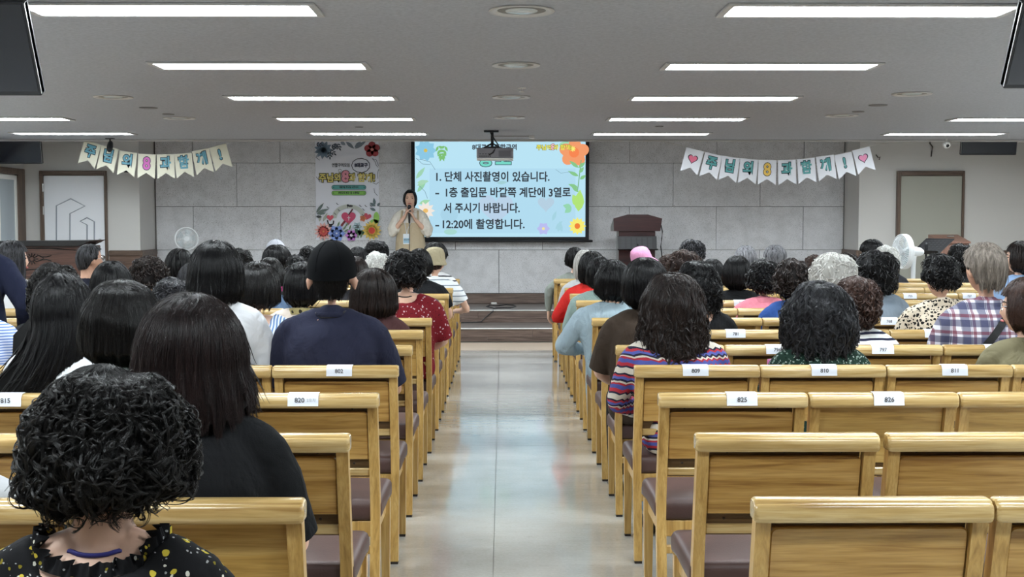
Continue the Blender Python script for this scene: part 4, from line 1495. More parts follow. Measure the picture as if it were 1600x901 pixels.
C = dict(
    navy=cloth('navy', lin(38, 40, 58)), black=cloth('black', lin(24, 25, 27)), white=cloth('white', lin(216, 218, 222)), maroon=cloth('maroon', lin(74, 48, 48)),
    olive=cloth('olive_brown', lin(58, 48, 40)), ltblue=cloth('light_blue_linen', lin(150, 168, 177), .9, 14), red=cloth('red', lin(196, 44, 40)), mint=cloth('mint', lin(140, 160, 155)),
    pink=cloth('pink', lin(214, 130, 146)), blue=cloth('blue', lin(44, 74, 132)), magenta=cloth('magenta', lin(154, 52, 100)), beige=cloth('beige', lin(214, 200, 188)),
    greyblue=cloth('grey_blue', lin(128, 140, 152)), vest=cloth('olive_vest', lin(112, 106, 82)), darksuit=cloth('dark_suit', lin(30, 32, 44)), skyblue=cloth('sky_blue', lin(150, 180, 220)),
    greygreen=cloth('grey_green', lin(138, 144, 138), .9, 13), dark=cloth('dark_grey', lin(46, 46, 50)), paleshirt=cloth('pale_grey', lin(190, 192, 194)), navysuit=cloth('navy_jacket', lin(32, 36, 56), .8),
    khaki=cloth('khaki', lin(162, 152, 124)), denim=cloth('denim', lin(84, 104, 130)), trous=cloth('trousers_black', lin(30, 30, 34)), ltdenim=cloth('light_denim', lin(136, 160, 186)), brown=cloth('brown', lin(82, 66, 56)),
    greyshorts=cloth('grey_shorts', lin(92, 98, 108)), apron=cloth('beige_apron', lin(190, 174, 146)), ivory=cloth('ivory', lin(226, 220, 208), .8, 16),
    floralblk=cloth('black_yellow_floral', speckle(lin(20, 20, 22), [(34, .22, lin(190, 170, 60)), (40, .15, lin(200, 198, 186)), (70, .16, lin(150, 150, 150)), (46, .15, lin(120, 108, 30))]), .35),
    redfloral=cloth('red_floral', speckle(lin(112, 26, 34), [(42, .24, lin(200, 170, 176)), (64, .2, lin(60, 16, 26))]), .4),
    greenfloral=cloth('green_floral', speckle(lin(34, 54, 46), [(56, .3, lin(120, 140, 130)), (70, .22, lin(176, 186, 180)), (40, .2, lin(22, 34, 30))]), .4),
    beigespots=cloth('beige_spots', speckle(lin(206, 192, 172), [(38, .22, lin(150, 140, 120)), (44, .36, lin(30, 28, 28)), (58, .28, lin(30, 28, 28))]), .4),
    greyfloral=cloth('grey_floral', speckle(lin(74, 70, 82), [(60, .3, lin(140, 134, 142)), (40, .2, lin(36, 34, 42))]), .4),
    palefloral=cloth('pale_floral', speckle(lin(176, 172, 156), [(50, .3, lin(120, 118, 100)), (34, .2, lin(206, 204, 190))]), .4),
    scarf=cloth('olive_scarf', speckle(lin(150, 140, 98), [(26, .32, lin(40, 36, 26))]), .6),
    bluestripe=cloth('blue_stripe', stripes(0, .016, [(0, lin(196, 204, 214)), (.5, lin(92, 122, 164))]), .3),
    shirtstripe=cloth('shirt_stripe', stripes(2, .012, [(0, lin(196, 206, 226)), (.55, lin(104, 130, 190))]), .3),
    navystripe=cloth('navy_stripe', stripes(2, .031, [(0, lin(222, 222, 222)), (.62, lin(40, 42, 62))]), .3),
    teestripe=cloth('tee_stripe', stripes(2, .05, [(0, lin(222, 226, 228)), (.8, lin(120, 132, 142))]), .3),
    blackstripe=cloth('black_stripe', stripes(2, .045, [(0, lin(226, 226, 226)), (.72, lin(40, 42, 50))]), .3),
    ethnic=cloth('bright_band', stripes(2, .118, [(0, lin(198, 190, 178)), (.2, lin(40, 40, 60)), (.27, lin(164, 50, 62)), (.40, lin(76, 84, 150)), (.55, lin(160, 48, 60)), (.62, lin(198, 190, 178)), (.68, lin(40, 40, 58)), (.76, lin(84, 92, 160)), (.86, lin(166, 54, 66)), (.93, lin(38, 38, 56))], .45), .35),
    plaidshirt=cloth('plaid_shirt', plaid(lin(206, 204, 214), [(0, .085, .0, .42, lin(40, 44, 80), .72), (0, .085, .55, .72, lin(104, 30, 50), .7), (2, .085, .0, .40, lin(40, 44, 80), .72), (2, .085, .55, .74, lin(104, 30, 50), .7), (0, .0425, .9, 1.0, lin(30, 30, 50), .5)]), .35),
    darkplaid=cloth('dark_plaid', plaid(lin(66, 78, 74), [(0, .05, .0, .12, lin(168, 180, 174), .8), (0, .1, .5, .8, lin(36, 44, 44), .7), (2, .07, .0, .1, lin(150, 164, 158), .6), (2, .07, .4, .8, lin(40, 50, 50), .7)]), .35),
)
m_lens = plain('dark_strap', lin(26, 26, 28), .6)
m_shoe = plain('shoe_black', lin(30, 28, 28), .45)
m_shoew = plain('shoe_white', lin(206, 206, 204), .5)
m_eye = plain('eye_dark', lin(28, 20, 18), .2)
m_lip = plain('lip', lin(176, 96, 92), .5)

PENDING = []      # (object, post function)


def remesh_obj(name, mb, voxel, mats, parent, post=None, smooth=5, sub=False):
    me = bpy.data.meshes.new(name)
    me.from_pydata(mb.v, [], mb.f)
    bm = bmesh.new(); bm.from_mesh(me)
    bmesh.ops.recalc_face_normals(bm, faces=bm.faces)
    bm.to_mesh(me); bm.free()
    o = link(name, me, parent)
    md = o.modifiers.new('r', 'REMESH'); md.mode = 'VOXEL'; md.voxel_size = voxel; md.use_smooth_shade = True
    md = o.modifiers.new('s', 'SMOOTH'); md.factor = .5; md.iterations = smooth
    PENDING.append((o, mats if isinstance(mats, (list, tuple)) else [mats], post))
    return o


def bake():
    bpy.context.view_layer.update()
    dg = bpy.context.evaluated_depsgraph_get()
    done = []
    texts = [(o, bpy.data.meshes.new_from_object(o.evaluated_get(dg))) for o in TEXTS]
    for o, mats, post in PENDING:
        me = bpy.data.meshes.new_from_object(o.evaluated_get(dg))
        me.name = o.name
        done.append((o, me, mats, post))
    for o, me in texts:            # lettering becomes plain meshes
        n = link('lettering', me, o.parent)
        n.matrix_local = Matrix.LocRotScale(o.location, o.rotation_euler, o.scale)
        nm = o.name
        o.name = 'old'
        n.name = nm
        me.name = nm
        bpy.data.objects.remove(o)
    TEXTS.clear()
    for o, me, mats, post in done:
        o.modifiers.clear()
        old = o.data
        o.data = me
        bpy.data.meshes.remove(old)
        me.materials.clear()
        for m in mats:
            me.materials.append(m)
        if post:
            post(o, me)
        me.polygons.foreach_set('use_smooth', [True] * len(me.polygons))
    PENDING.clear()


def cut(pred):
    """post function removing vertices for which pred(x, y, z arrays) is true"""
    def f(o, me):
        n = len(me.vertices)
        co = np.empty(n * 3, np.float32); me.vertices.foreach_get('co', co); co = co.reshape(-1, 3)
        kill = pred(co[:, 0], co[:, 1], co[:, 2])
        if kill.any():
            bm = bmesh.new(); bm.from_mesh(me); bm.verts.ensure_lookup_table()
            bmesh.ops.delete(bm, geom=[bm.verts[i] for i in np.nonzero(kill)[0]], context='VERTS')
            bm.to_mesh(me); bm.free()
    return f


SNAP = []


def neck_push(zs, r, nb, lod, hems=(), amp=1.0):
    """folds in the cloth, and an open neckline where r is set"""
    def f(o, me):
        n = len(me.vertices)
        co = np.empty(n * 3, np.float32); me.vertices.foreach_get('co', co); co = co.reshape(-1, 3).astype(float)
        no = np.empty(n * 3, np.float32); me.vertices.foreach_get('normal', no); no = no.reshape(-1, 3)
        if lod <= 2:
            ph = (hash(round(zs * 1e4)) % 97) * .37
            q = co * np.array([1, 1, .5]) + ph
            d = .0036 * wnoise(q, 22) + .0028 * np.abs(wnoise(q[:, [1, 2, 0]] + .6 * q, 36))
            co += no * (d * amp)[:, None]
        if r:
            rho = np.sqrt((co[:, 0] / r) ** 2 + ((co[:, 1] - .014) / (r + np.where(co[:, 1] < .014, nb, 0))) ** 2)
            w = (1 - sstep(rho, .92, 1.18)) * (co[:, 2] > zs - .06)
            co[:, 2] -= .045 * w
            co[:, 1] += .02 * w * (co[:, 1] < .014)
        me.vertices.foreach_set('co', co.astype(np.float32).ravel())
        me.update()
        if hems:
            bm = bmesh.new(); bm.from_mesh(me)
            for p, d in hems:
                # faces around the sleeve end only
                fs = [f_ for f_ in bm.faces if abs((f_.calc_center_median() - p).dot(d)) < .10 and ((f_.calc_center_median() - p) - d * (f_.calc_center_median() - p).dot(d)).length < .082]
                g = list({v for f_ in fs for v in f_.verts}) + list({e for f_ in fs for e in f_.edges}) + fs
                side_ = [v for v in g if isinstance(v, bmesh.types.BMVert) and (v.co - p).dot(d) > 0 and abs(v.co.x) < .17]
                if side_:      # leave the flank of the body alone
                    bad = set(side_)
                    fs = [f_ for f_ in fs if not any(v in bad for v in f_.verts)]
                    g = list({v for f_ in fs for v in f_.verts}) + list({e for f_ in fs for e in f_.edges}) + fs
                bmesh.ops.bisect_plane(bm, geom=g, plane_co=p, plane_no=d, clear_outer=True)
            bm.to_mesh(me); bm.free()
    return f


def bvh(o):
    from mathutils.bvhtree import BVHTree
    return BVHTree.FromPolygons([v.co for v in o.data.vertices], [p.vertices for p in o.data.polygons])


def snap_bands():
    trees = {}
    for name, root, body, ring, zs, m, rad in SNAP:
        if body.name not in trees: trees[body.name] = bvh(body)
        T = trees[body.name]
        pts = []
        for q in ring:
            if len(q) == 2:
                hit = T.ray_cast(Vector((q[0], q[1], zs + .055)), Vector((0, 0, -1)), .3)
                sh = [c for c in root.children if c.name.startswith('shirt')]
                if sh and name == 'lanyard':
                    if sh[0].name not in trees: trees[sh[0].name] = bvh(sh[0])
                    h2 = trees[sh[0].name].ray_cast(Vector((q[0], q[1], zs + .075)), Vector((0, 0, -1)), .3)
                    if h2[0] is not None and (hit[0] is None or h2[0].z > hit[0].z): hit = h2
                p = hit[0] if hit[0] is not None else Vector((q[0], q[1], zs))
                nrm = hit[1] if hit[0] is not None else Vector((0, 0, 1))
            else:
                p, nrm, _, _ = T.find_nearest(Vector(q))
                if (p - Vector(q)).length > .06:
                    pts.append(Vector(q)); continue
            pts.append(p + nrm * rad * .5)
        closed = name == 'neckband'
        k = len(pts)
        for _ in range(2):
            pts = [(pts[(i - 1) % k] + pts[i] * 2 + pts[(i + 1) % k]) / 4 if closed or 0 < i < k - 1 else pts[i] for i in range(k)]
        MB().tube(pts, rad, 6, closed=closed).build(name, m, root, 60)


def join_extra(mb):
    def f(o, me):
        bm = bmesh.new(); bm.from_mesh(me)
        vs = [bm.verts.new(p) for p in mb.v]
        for q in mb.f:
            try: bm.faces.new([vs[i] for i in q])
            except ValueError: pass
        bm.to_mesh(me); bm.free()
    return f


# ------------------------------------------------------------------ head
def head_shape(mb, M, s=1.0, n=(26, 20), ears=True, ear_x=.080, ear_s=1.0, ear_z=-.012):
    """adds a sculpted head to mb; M: matrix from head space (x right, y forward, z up, origin mid skull)"""
    rings = []
    for i in range(n[1] + 1):
        th = math.pi * (0.015 + .97 * i / n[1])
        ring = []
        for j in range(n[0]):
            a = 2 * math.pi * j / n[0]
            dx, dy, dz = math.sin(th) * math.sin(a), math.sin(th) * math.cos(a), math.cos(th)
            x, y, z = .077 * dx, .096 * dy, .115 * dz
            if dz < 0:
                k = (-dz) ** 1.4
                x *= 1 - .30 * k
                if dy < 0: y *= 1 - .30 * k
                else: y = y * (1 - .08 * k) + .012 * k
            if dy > .25:
                g = lambda cx, cz, wx, wz: math.exp(-((x - cx) / wx) ** 2 - ((z - cz) / wz) ** 2)
                y += .020 * g(0, -.026, .011, .016) + .010 * g(0, -.004, .009, .022)
                y -= .009 * (g(.032, .008, .017, .012) + g(-.032, .008, .017, .012))
                y += .004 * (g(.03, .028, .022, .008) + g(-.03, .028, .022, .008))
                y += .007 * g(0, -.060, .020, .009) + .007 * g(0, -.096, .018, .012)
                y -= .003 * g(0, -.078, .02, .006)
            ring.append(M @ Vector((x * s, y * s, z * s)))
        rings.append(ring)
    mb.loft(rings)
    if ears:
        for sd in (-1, 1):
            rot = Matrix.Rotation(sd * -.35, 3, 'Z') @ Matrix.Rotation(-.15, 3, 'X')
            c = Vector((sd * ear_x * s, -.008 * s, ear_z * s))
            e = MB().ellipsoid((0, 0, 0), (.011 * s * ear_s, .021 * s * ear_s, .034 * s * ear_s), 10, 8, rot)
            mb.add([M @ (Vector(p) + c) for p in e.v], e.f)


def face_parts(M, body, s=1.0, glasses=False):
    for sd in (-1, 1):
        m = MB().ellipsoid(M @ Vector((sd * .032 * s, .079 * s, .008 * s)), (.0115 * s, .0085 * s, .0055 * s), 10, 8, M.to_3x3())
        m.build('eye', m_eye, body, 60)
        MB().tube([M @ Vector((sd * u * s, v * s, w * s)) for u, v, w in ((.014, .093, .026), (.030, .088, .031), (.046, .076, .027))], [.0025, .0035, .002], 6).build('eyebrow', HAIR['soft'], body, 60)
    MB().tube([M @ Vector((u * s, v * s, w * s)) for u, v, w in ((-.022, .089, -.060), (-.008, .099, -.057), (.008, .099, -.057), (.022, .089, -.060))], [(.003, .004), (.005, .006), (.005, .006), (.003, .004)], 8).build('lips', m_lip, body, 60)


def glasses_part(M, root, s=1.0, metal=True):
    m = m_metal if metal else m_black
    g = MB()
    for sd in (-1, 1):
        pts = []
        for i in range(14):
            a = 2 * math.pi * i / 14
            pts.append(M @ Vector((sd * .034 * s + .024 * s * math.cos(a), .098 * s - abs(.024 * math.cos(a)) * .1, .004 * s + .018 * s * math.sin(a))))
        g.tube(pts, .0014, 5, closed=True, ref=(0, 1, 0))
        g.tube([M @ Vector((sd * .058 * s, .094 * s, .010 * s)), M @ Vector((sd * .083 * s, .05 * s, .010 * s)), M @ Vector((sd * .086 * s, -.01 * s, .006 * s))], .0016, 5)
    g.tube([M @ Vector((-.011 * s, .103 * s, .008 * s)), M @ Vector((.011 * s, .103 * s, .008 * s))], .0014, 5)
    g.build('glasses', m, root, 60)


# ------------------------------------------------------------------ hair
_wav = [(RNG.normal(size=3), RNG.uniform(0, 6.28)) for _ in range(14)]


def wnoise(p, f):
    o = np.zeros(len(p))
    for d, ph in _wav:
        o += np.sin((p @ (d * f)) + ph)
    return o / 4.0


def sstep(x, a, b):
    t = np.clip((x - a) / (b - a), 0, 1)
    return t * t * (3 - 2 * t)


def under(hc):  # shell colour darkened to paint shade into the gaps between strands
    key = 'hair_under_shade_' + hc
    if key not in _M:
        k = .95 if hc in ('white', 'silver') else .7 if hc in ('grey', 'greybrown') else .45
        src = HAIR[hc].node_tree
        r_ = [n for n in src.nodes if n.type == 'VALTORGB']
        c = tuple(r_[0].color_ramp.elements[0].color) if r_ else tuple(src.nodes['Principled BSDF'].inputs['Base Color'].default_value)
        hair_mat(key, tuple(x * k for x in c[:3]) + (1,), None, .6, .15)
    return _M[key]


class Hair:
    """hair as a shell over the head in head space; a = 0 at the face, +-pi at the nape"""

    def __init__(s, W=.2, th=.02, zeq=-.01, back=-.12, side=-.08, front=.055, flare=1.0, tuck=.3, face=52, lump=0., lumpf=40., ay=None, full=.9, sweep=0.0, jag=.006):
        s.full = full
        s.ax = W / 2; s.az = .115 + th; s.zeq = zeq; s.back = back; s.side = side; s.front = front
        s.flare = flare; s.tuck = tuck; s.face = R(face); s.lump = lump; s.lumpf = lumpf
        s.ayb = .100 + th * 1.2 if ay is None else ay; s.ayf = .096 + th * .55; s.sweep = sweep; s.jag = jag
        s.Rm = (s.ax + s.ayb + s.az - s.zeq) / 3

    def hem(s, a):
        A = np.abs(a)
        h = s.side + (s.back - s.side) * sstep(A, R(85), R(135))
        f = sstep(A, s.face - .16, s.face + .16)
        h = s.front + (h - s.front) * f
        return h + s.jag * (np.sin(a * 17) + np.sin(a * 29 + 1)) * (A > s.face)

    def surf(s, a, v, k=1.0):
        hem = s.hem(a)
        above = hem >= s.zeq
        phim = np.where(above, np.arccos(np.clip((hem - s.zeq) / (s.az - s.zeq), -1, 1)), math.pi / 2)
        L = phim * s.Rm + np.where(above, 0, s.zeq - hem)
        S = v * L
        phi = np.minimum(S / s.Rm, phim)
        d = np.maximum(S - phim * s.Rm, 0)
        z = s.zeq + (s.az - s.zeq) * np.cos(phi) - d
        r = np.maximum(np.sin(phi), 1e-6) ** s.full
        q = np.where(above, 0, d / np.maximum(s.zeq - hem, 1e-4))
        r = r * (1 + (s.flare - 1) * q) - s.tuck * sstep(q, .55, 1.05) * r
        ay = s.ayf + (s.ayb - s.ayf) * sstep(-np.cos(a), -.6, .6)
        x = s.ax * r * np.sin(a) * k
        y = ay * r * np.cos(a) * k
        x = x + s.sweep * q * q
        # superelliptic crown: fuller than a plain ellipse
        return np.stack([x, y, z * k if False else z + (k - 1) * .1 * np.cos(phi)], -1)

    def shell(s, na=48, nv=22):
        a = np.linspace(-math.pi, math.pi, na, endpoint=False)
        vs = np.linspace(0.02, 1.0, nv)
        A, V = np.meshgrid(a, vs)
        P = s.surf(A.ravel(), V.ravel())
        if s.lump:
            nrm = P / np.linalg.norm(P, axis=1, keepdims=True)
            P = P + nrm * (s.lump * wnoise(P, s.lumpf))[:, None]
        else:
            nrm = P / np.linalg.norm(P, axis=1, keepdims=True)
            P = P + nrm * (.0022 * np.sin(A.ravel() * 41 + 3 * np.sin(V.ravel() * 4 + A.ravel() * 3)))[:, None]
        rings = P.reshape(nv, na, 3)
        last = rings[-1]
        # close inwards under the hem
        in1 = last * np.array([.86, .86, 1]) + np.array([0, 0, .006]); in2 = last * np.array([.55, .55, 1]) + np.array([0, 0, .03])
        in2[:, 2] = np.maximum(in2[:, 2], -.16)
        return [list(map(tuple, r)) for r in list(rings) + [in1, in2]]

    def strands(s, n, m, mode, curl_r=.008, rng=RNG, seglen=(.35, .9), kids=1, spread=.004, zmax=None, vmin=0.0, wave=0.0):
        n = n // kids
        a = rng.uniform(-math.pi, math.pi, n)
        keep = (np.abs(a) > s.face) | (rng.random(n) < .35)
        a = a[keep]; n = len(a)
        if mode == 'straight':
            v0 = rng.uniform(0.02, .75 if zmax is None else .98, n)
            v1 = np.minimum(v0 + rng.uniform(*seglen, n), 1.0 + rng.normal(0, .015, n))
        else:
            v0 = rng.uniform(vmin, .92, n)
            v1 = np.minimum(v0 + rng.uniform(.12, .34, n), 1.04)
        t = np.linspace(0, 1, m)
        V = v0[:, None] + (v1 - v0)[:, None] * t[None]
        da = rng.normal(0, .05 if mode == 'straight' else .22, n)
        A = a[:, None] + da[:, None] * t[None] + (.03 * np.sin(3 * t[None] * rng.uniform(.5, 2, n)[:, None] + rng.uniform(0, 6, n)[:, None]))
        A = A + rng.normal(0, .7, n)[:, None] * np.clip(1 - V / .3, 0, 1)
        A = (A + math.pi) % (2 * math.pi) - math.pi
        P = s.surf(A.ravel(), np.clip(V.ravel(), 0.005, 1.06)).reshape(n, m, 3)
        if s.lump:
            nr = P / np.linalg.norm(P, axis=2, keepdims=True)
            P = P + nr * (s.lump * wnoise(P.reshape(-1, 3), s.lumpf)).reshape(n, m)[..., None]
        rad = P.copy(); rad[..., 2] *= .5
        rad /= np.maximum(np.linalg.norm(rad, axis=2, keepdims=True), 1e-6)
        tan = np.gradient(P, axis=1); tan /= np.maximum(np.linalg.norm(tan, axis=2, keepdims=True), 1e-9)
        side = np.cross(tan, rad)
        if mode == 'straight':
            off = rng.uniform(0, .004, n)[:, None] + (rng.normal(0, .004, n)[:, None] * t[None] ** 2) * (1 + 3 * (rng.random(n) < .04))[:, None]
            P = P + rad * off[..., None] + side * ((curl_r + wave * sstep(V, .25, .7)) * np.sin(rng.uniform(3 + wave * 600, 9 + wave * 800, n)[:, None] * t[None] + rng.uniform(0, 6, n)[:, None]))[..., None]
        else:
            turns = rng.uniform(.8, 2.4, n)[:, None] * rng.choice([-1, 1], n)[:, None]
            ph = rng.uniform(0, 6.28, n)[:, None] + 2 * math.pi * turns * t[None]
            rr = (curl_r * rng.uniform(.5, 1.4, n))[:, None] * (.15 + .85 * sstep(V, .12, .5))
            P = P + rad * (rr * (.7 + np.sin(ph)))[..., None] + side * (rr * 1.2 * np.cos(ph))[..., None]
        if kids > 1:
            o1 = rng.normal(0, spread, (n, kids, 1)); o2 = rng.normal(0, spread * .6, (n, kids, 1))
            tp = (1 - .45 * t)[None, None]
            jt = np.cumsum(rng.normal(0, spread * .12, (n, kids, m)), -1)
            Q = P[:, None] + side[:, None] * ((o1 * tp + jt)[..., None]) + rad[:, None] * ((np.abs(o2) * tp)[..., None])
            # children end at slightly different lengths
            P = Q.reshape(n * kids, m, 3)
        if zmax is not None:
            P = P[P[:, 0, 2] < zmax]
        return P


def add_strands(P, rad, m, M, parent):
    n, k, _ = P.shape
    hc = bpy.data.hair_curves.new('hair_strands')
    hc.add_curves([k] * n)
    pts = P.reshape(-1, 3)
    A = np.array(M.to_3x3()); T = np.array(M.translation)
    pts = (pts @ A.T + T).astype(np.float32)
    hc.attributes['position'].data.foreach_set('vector', pts.ravel())
    at_ = hc.attributes.get('radius') or hc.attributes.new('radius', 'FLOAT', 'POINT')
    prof = np.interp(np.linspace(0, 1, k), [0, .1, .75, 1], [.8, 1, .9, .25])
    at_.data.foreach_set('value', (np.tile(prof, n) * rad).astype(np.float32))
    hc.materials.append(m)
    o = link('hair_strands', hc, parent)
    o['kind'] = 'stuff'
    return o


# ------------------------------------------------------------------ hands
def hand(mb, wrist, fwd, side, palm, curl=.5, s=1.0, spread=.06, thumb_side=1, n=7, thumb_in=.5):
    """five fingered hand: fwd along the hand, side towards the thumb, palm the way the palm faces"""
    f, sd, p = Vector(fwd).normalized(), Vector(side).normalized(), Vector(palm).normalized()
    w = Vector(wrist)
    mb.tube([w - f * .01 * s, w + f * .02 * s, w + f * .055 * s, w + f * .088 * s], [(.026 * s, .019 * s), (.030 * s, .016 * s), (.038 * s, .015 * s), (.036 * s, .012 * s)], 10, ref=p)
    for i, (o_, L) in enumerate(((.028, .068), (.0095, .077), (-.0095, .071), (-.028, .056))):
        b = w + f * (.086 - .004 * abs(i - 1)) * s + sd * o_ * s
        d = (f + sd * (o_ * spread * 20)).normalized()
        pts = [b - d * .012 * s, b]
        ang = 0
        for seg, c in ((.44, .8), (.30, 1.0), (.26, .8)):
            ang += curl * c
            b = b + (d * math.cos(ang) + p * math.sin(ang)) * L * seg * s
            pts.append(b)
        mb.tube(pts, [.0095 * s, .0095 * s, .0085 * s, .0078 * s, .0065 * s], n, ref=sd)
    b = w + f * .028 * s + sd * .026 * s + p * .006 * s
    d1 = (f * .65 + sd * .7 + p * thumb_in * .5).normalized()
    d2 = (f * .95 + sd * .15 + p * thumb_in).normalized()
    mb.tube([b - d1 * .01 * s, b + d1 * .022 * s, b + d1 * .036 * s + d2 * .016 * s, b + d1 * .04 * s + d2 * .042 * s], [.013 * s, .0125 * s, .0105 * s, .008 * s], n, ref=p)


# ------------------------------------------------------------------ seated person
def mir(p, s):
    return Vector((p[0] * s, p[1], p[2]))


def sit_frame(H, bw, hipdx, arm=('lap', 'lap'), zo=0.0):
    """joint positions of a seated figure, origin at the floor under the hips, facing +y; H height of the skull top"""
    zs = H - .315 - zo
    J = dict(zs=zs, H=H)
    J['neck'] = Vector((0, .03, H - .235))
    J['C7'] = Vector((0, .015, H - .275 - zo))
    for sd, key in ((-1, 'L'), (1, 'R')):
        a = arm[0 if sd < 0 else 1]
        J['sh' + key] = mir((.163 * bw, .015, zs - .028), sd)
        L = min(.29, max(.24, zs - .70))
        if a == 'lap':
            J['el' + key] = mir((.222 * bw, .085, zs - L), sd)
            J['wr' + key] = mir((.11, .30, .60), sd)
        elif a == 'knee':
            J['el' + key] = mir((.235 * bw, .10, zs - L), sd)
            J['wr' + key] = mir((.145, .345, .595), sd)
        elif a == 'out':          # elbow lifted sideways over the neighbouring back
            J['el' + key] = mir((.27 * bw, -.05, zs - .12), sd)
            J['wr' + key] = mir((.27 * bw, .0, zs - .34), sd)
        elif a == 'wide':
            J['el' + key] = mir((.27 * bw, .03, zs - L * .96), sd)
            J['wr' + key] = mir((.15, .30, .62), sd)
        J['hip' + key] = mir((.085, .02, .535), sd) + Vector((hipdx, 0, 0))
        J['kn' + key] = mir((.105, .43, .52), sd) + Vector((hipdx, 0, 0))
        J['an' + key] = mir((.105, .40, .10), sd) + Vector((hipdx, 0, 0))
    return J


def torso_rings(J, bw, grow, hipdx, top=True, seat=.46, k=1.0):
    zs = J['zs']
    T = zs - seat
    sec = [(-.005, .15, .115, 0), (.10, .178, .128, 0), (.24, .172, .122, -.004), (.42, .152 * bw, .108, -.002), (.62, .160 * bw, .114, .002), (.80, .166 * bw, .112, .008), (.93, .150 * bw, .098, .014), (1.02, .115 * bw, .078, .018)]
    if top: sec.append((1.09, .070, .060, .022))
    rings = []
    for f, hw, hd, yo in sec:
        dx = hipdx * max(0, 1 - f)
        ring = []
        for j in range(20):
            a = 2 * math.pi * j / 20
            ca, sa = math.cos(a), math.sin(a)
            e = .8
            ring.append((dx + (hw * k + grow) * math.copysign(abs(ca) ** e, ca), yo + (hd * k + grow) * math.copysign(abs(sa) ** e, sa), seat + f * T))
        rings.append(ring)
    return rings


def lerp(a, b, t):
    return a + (b - a) * t


PEOPLE = {}


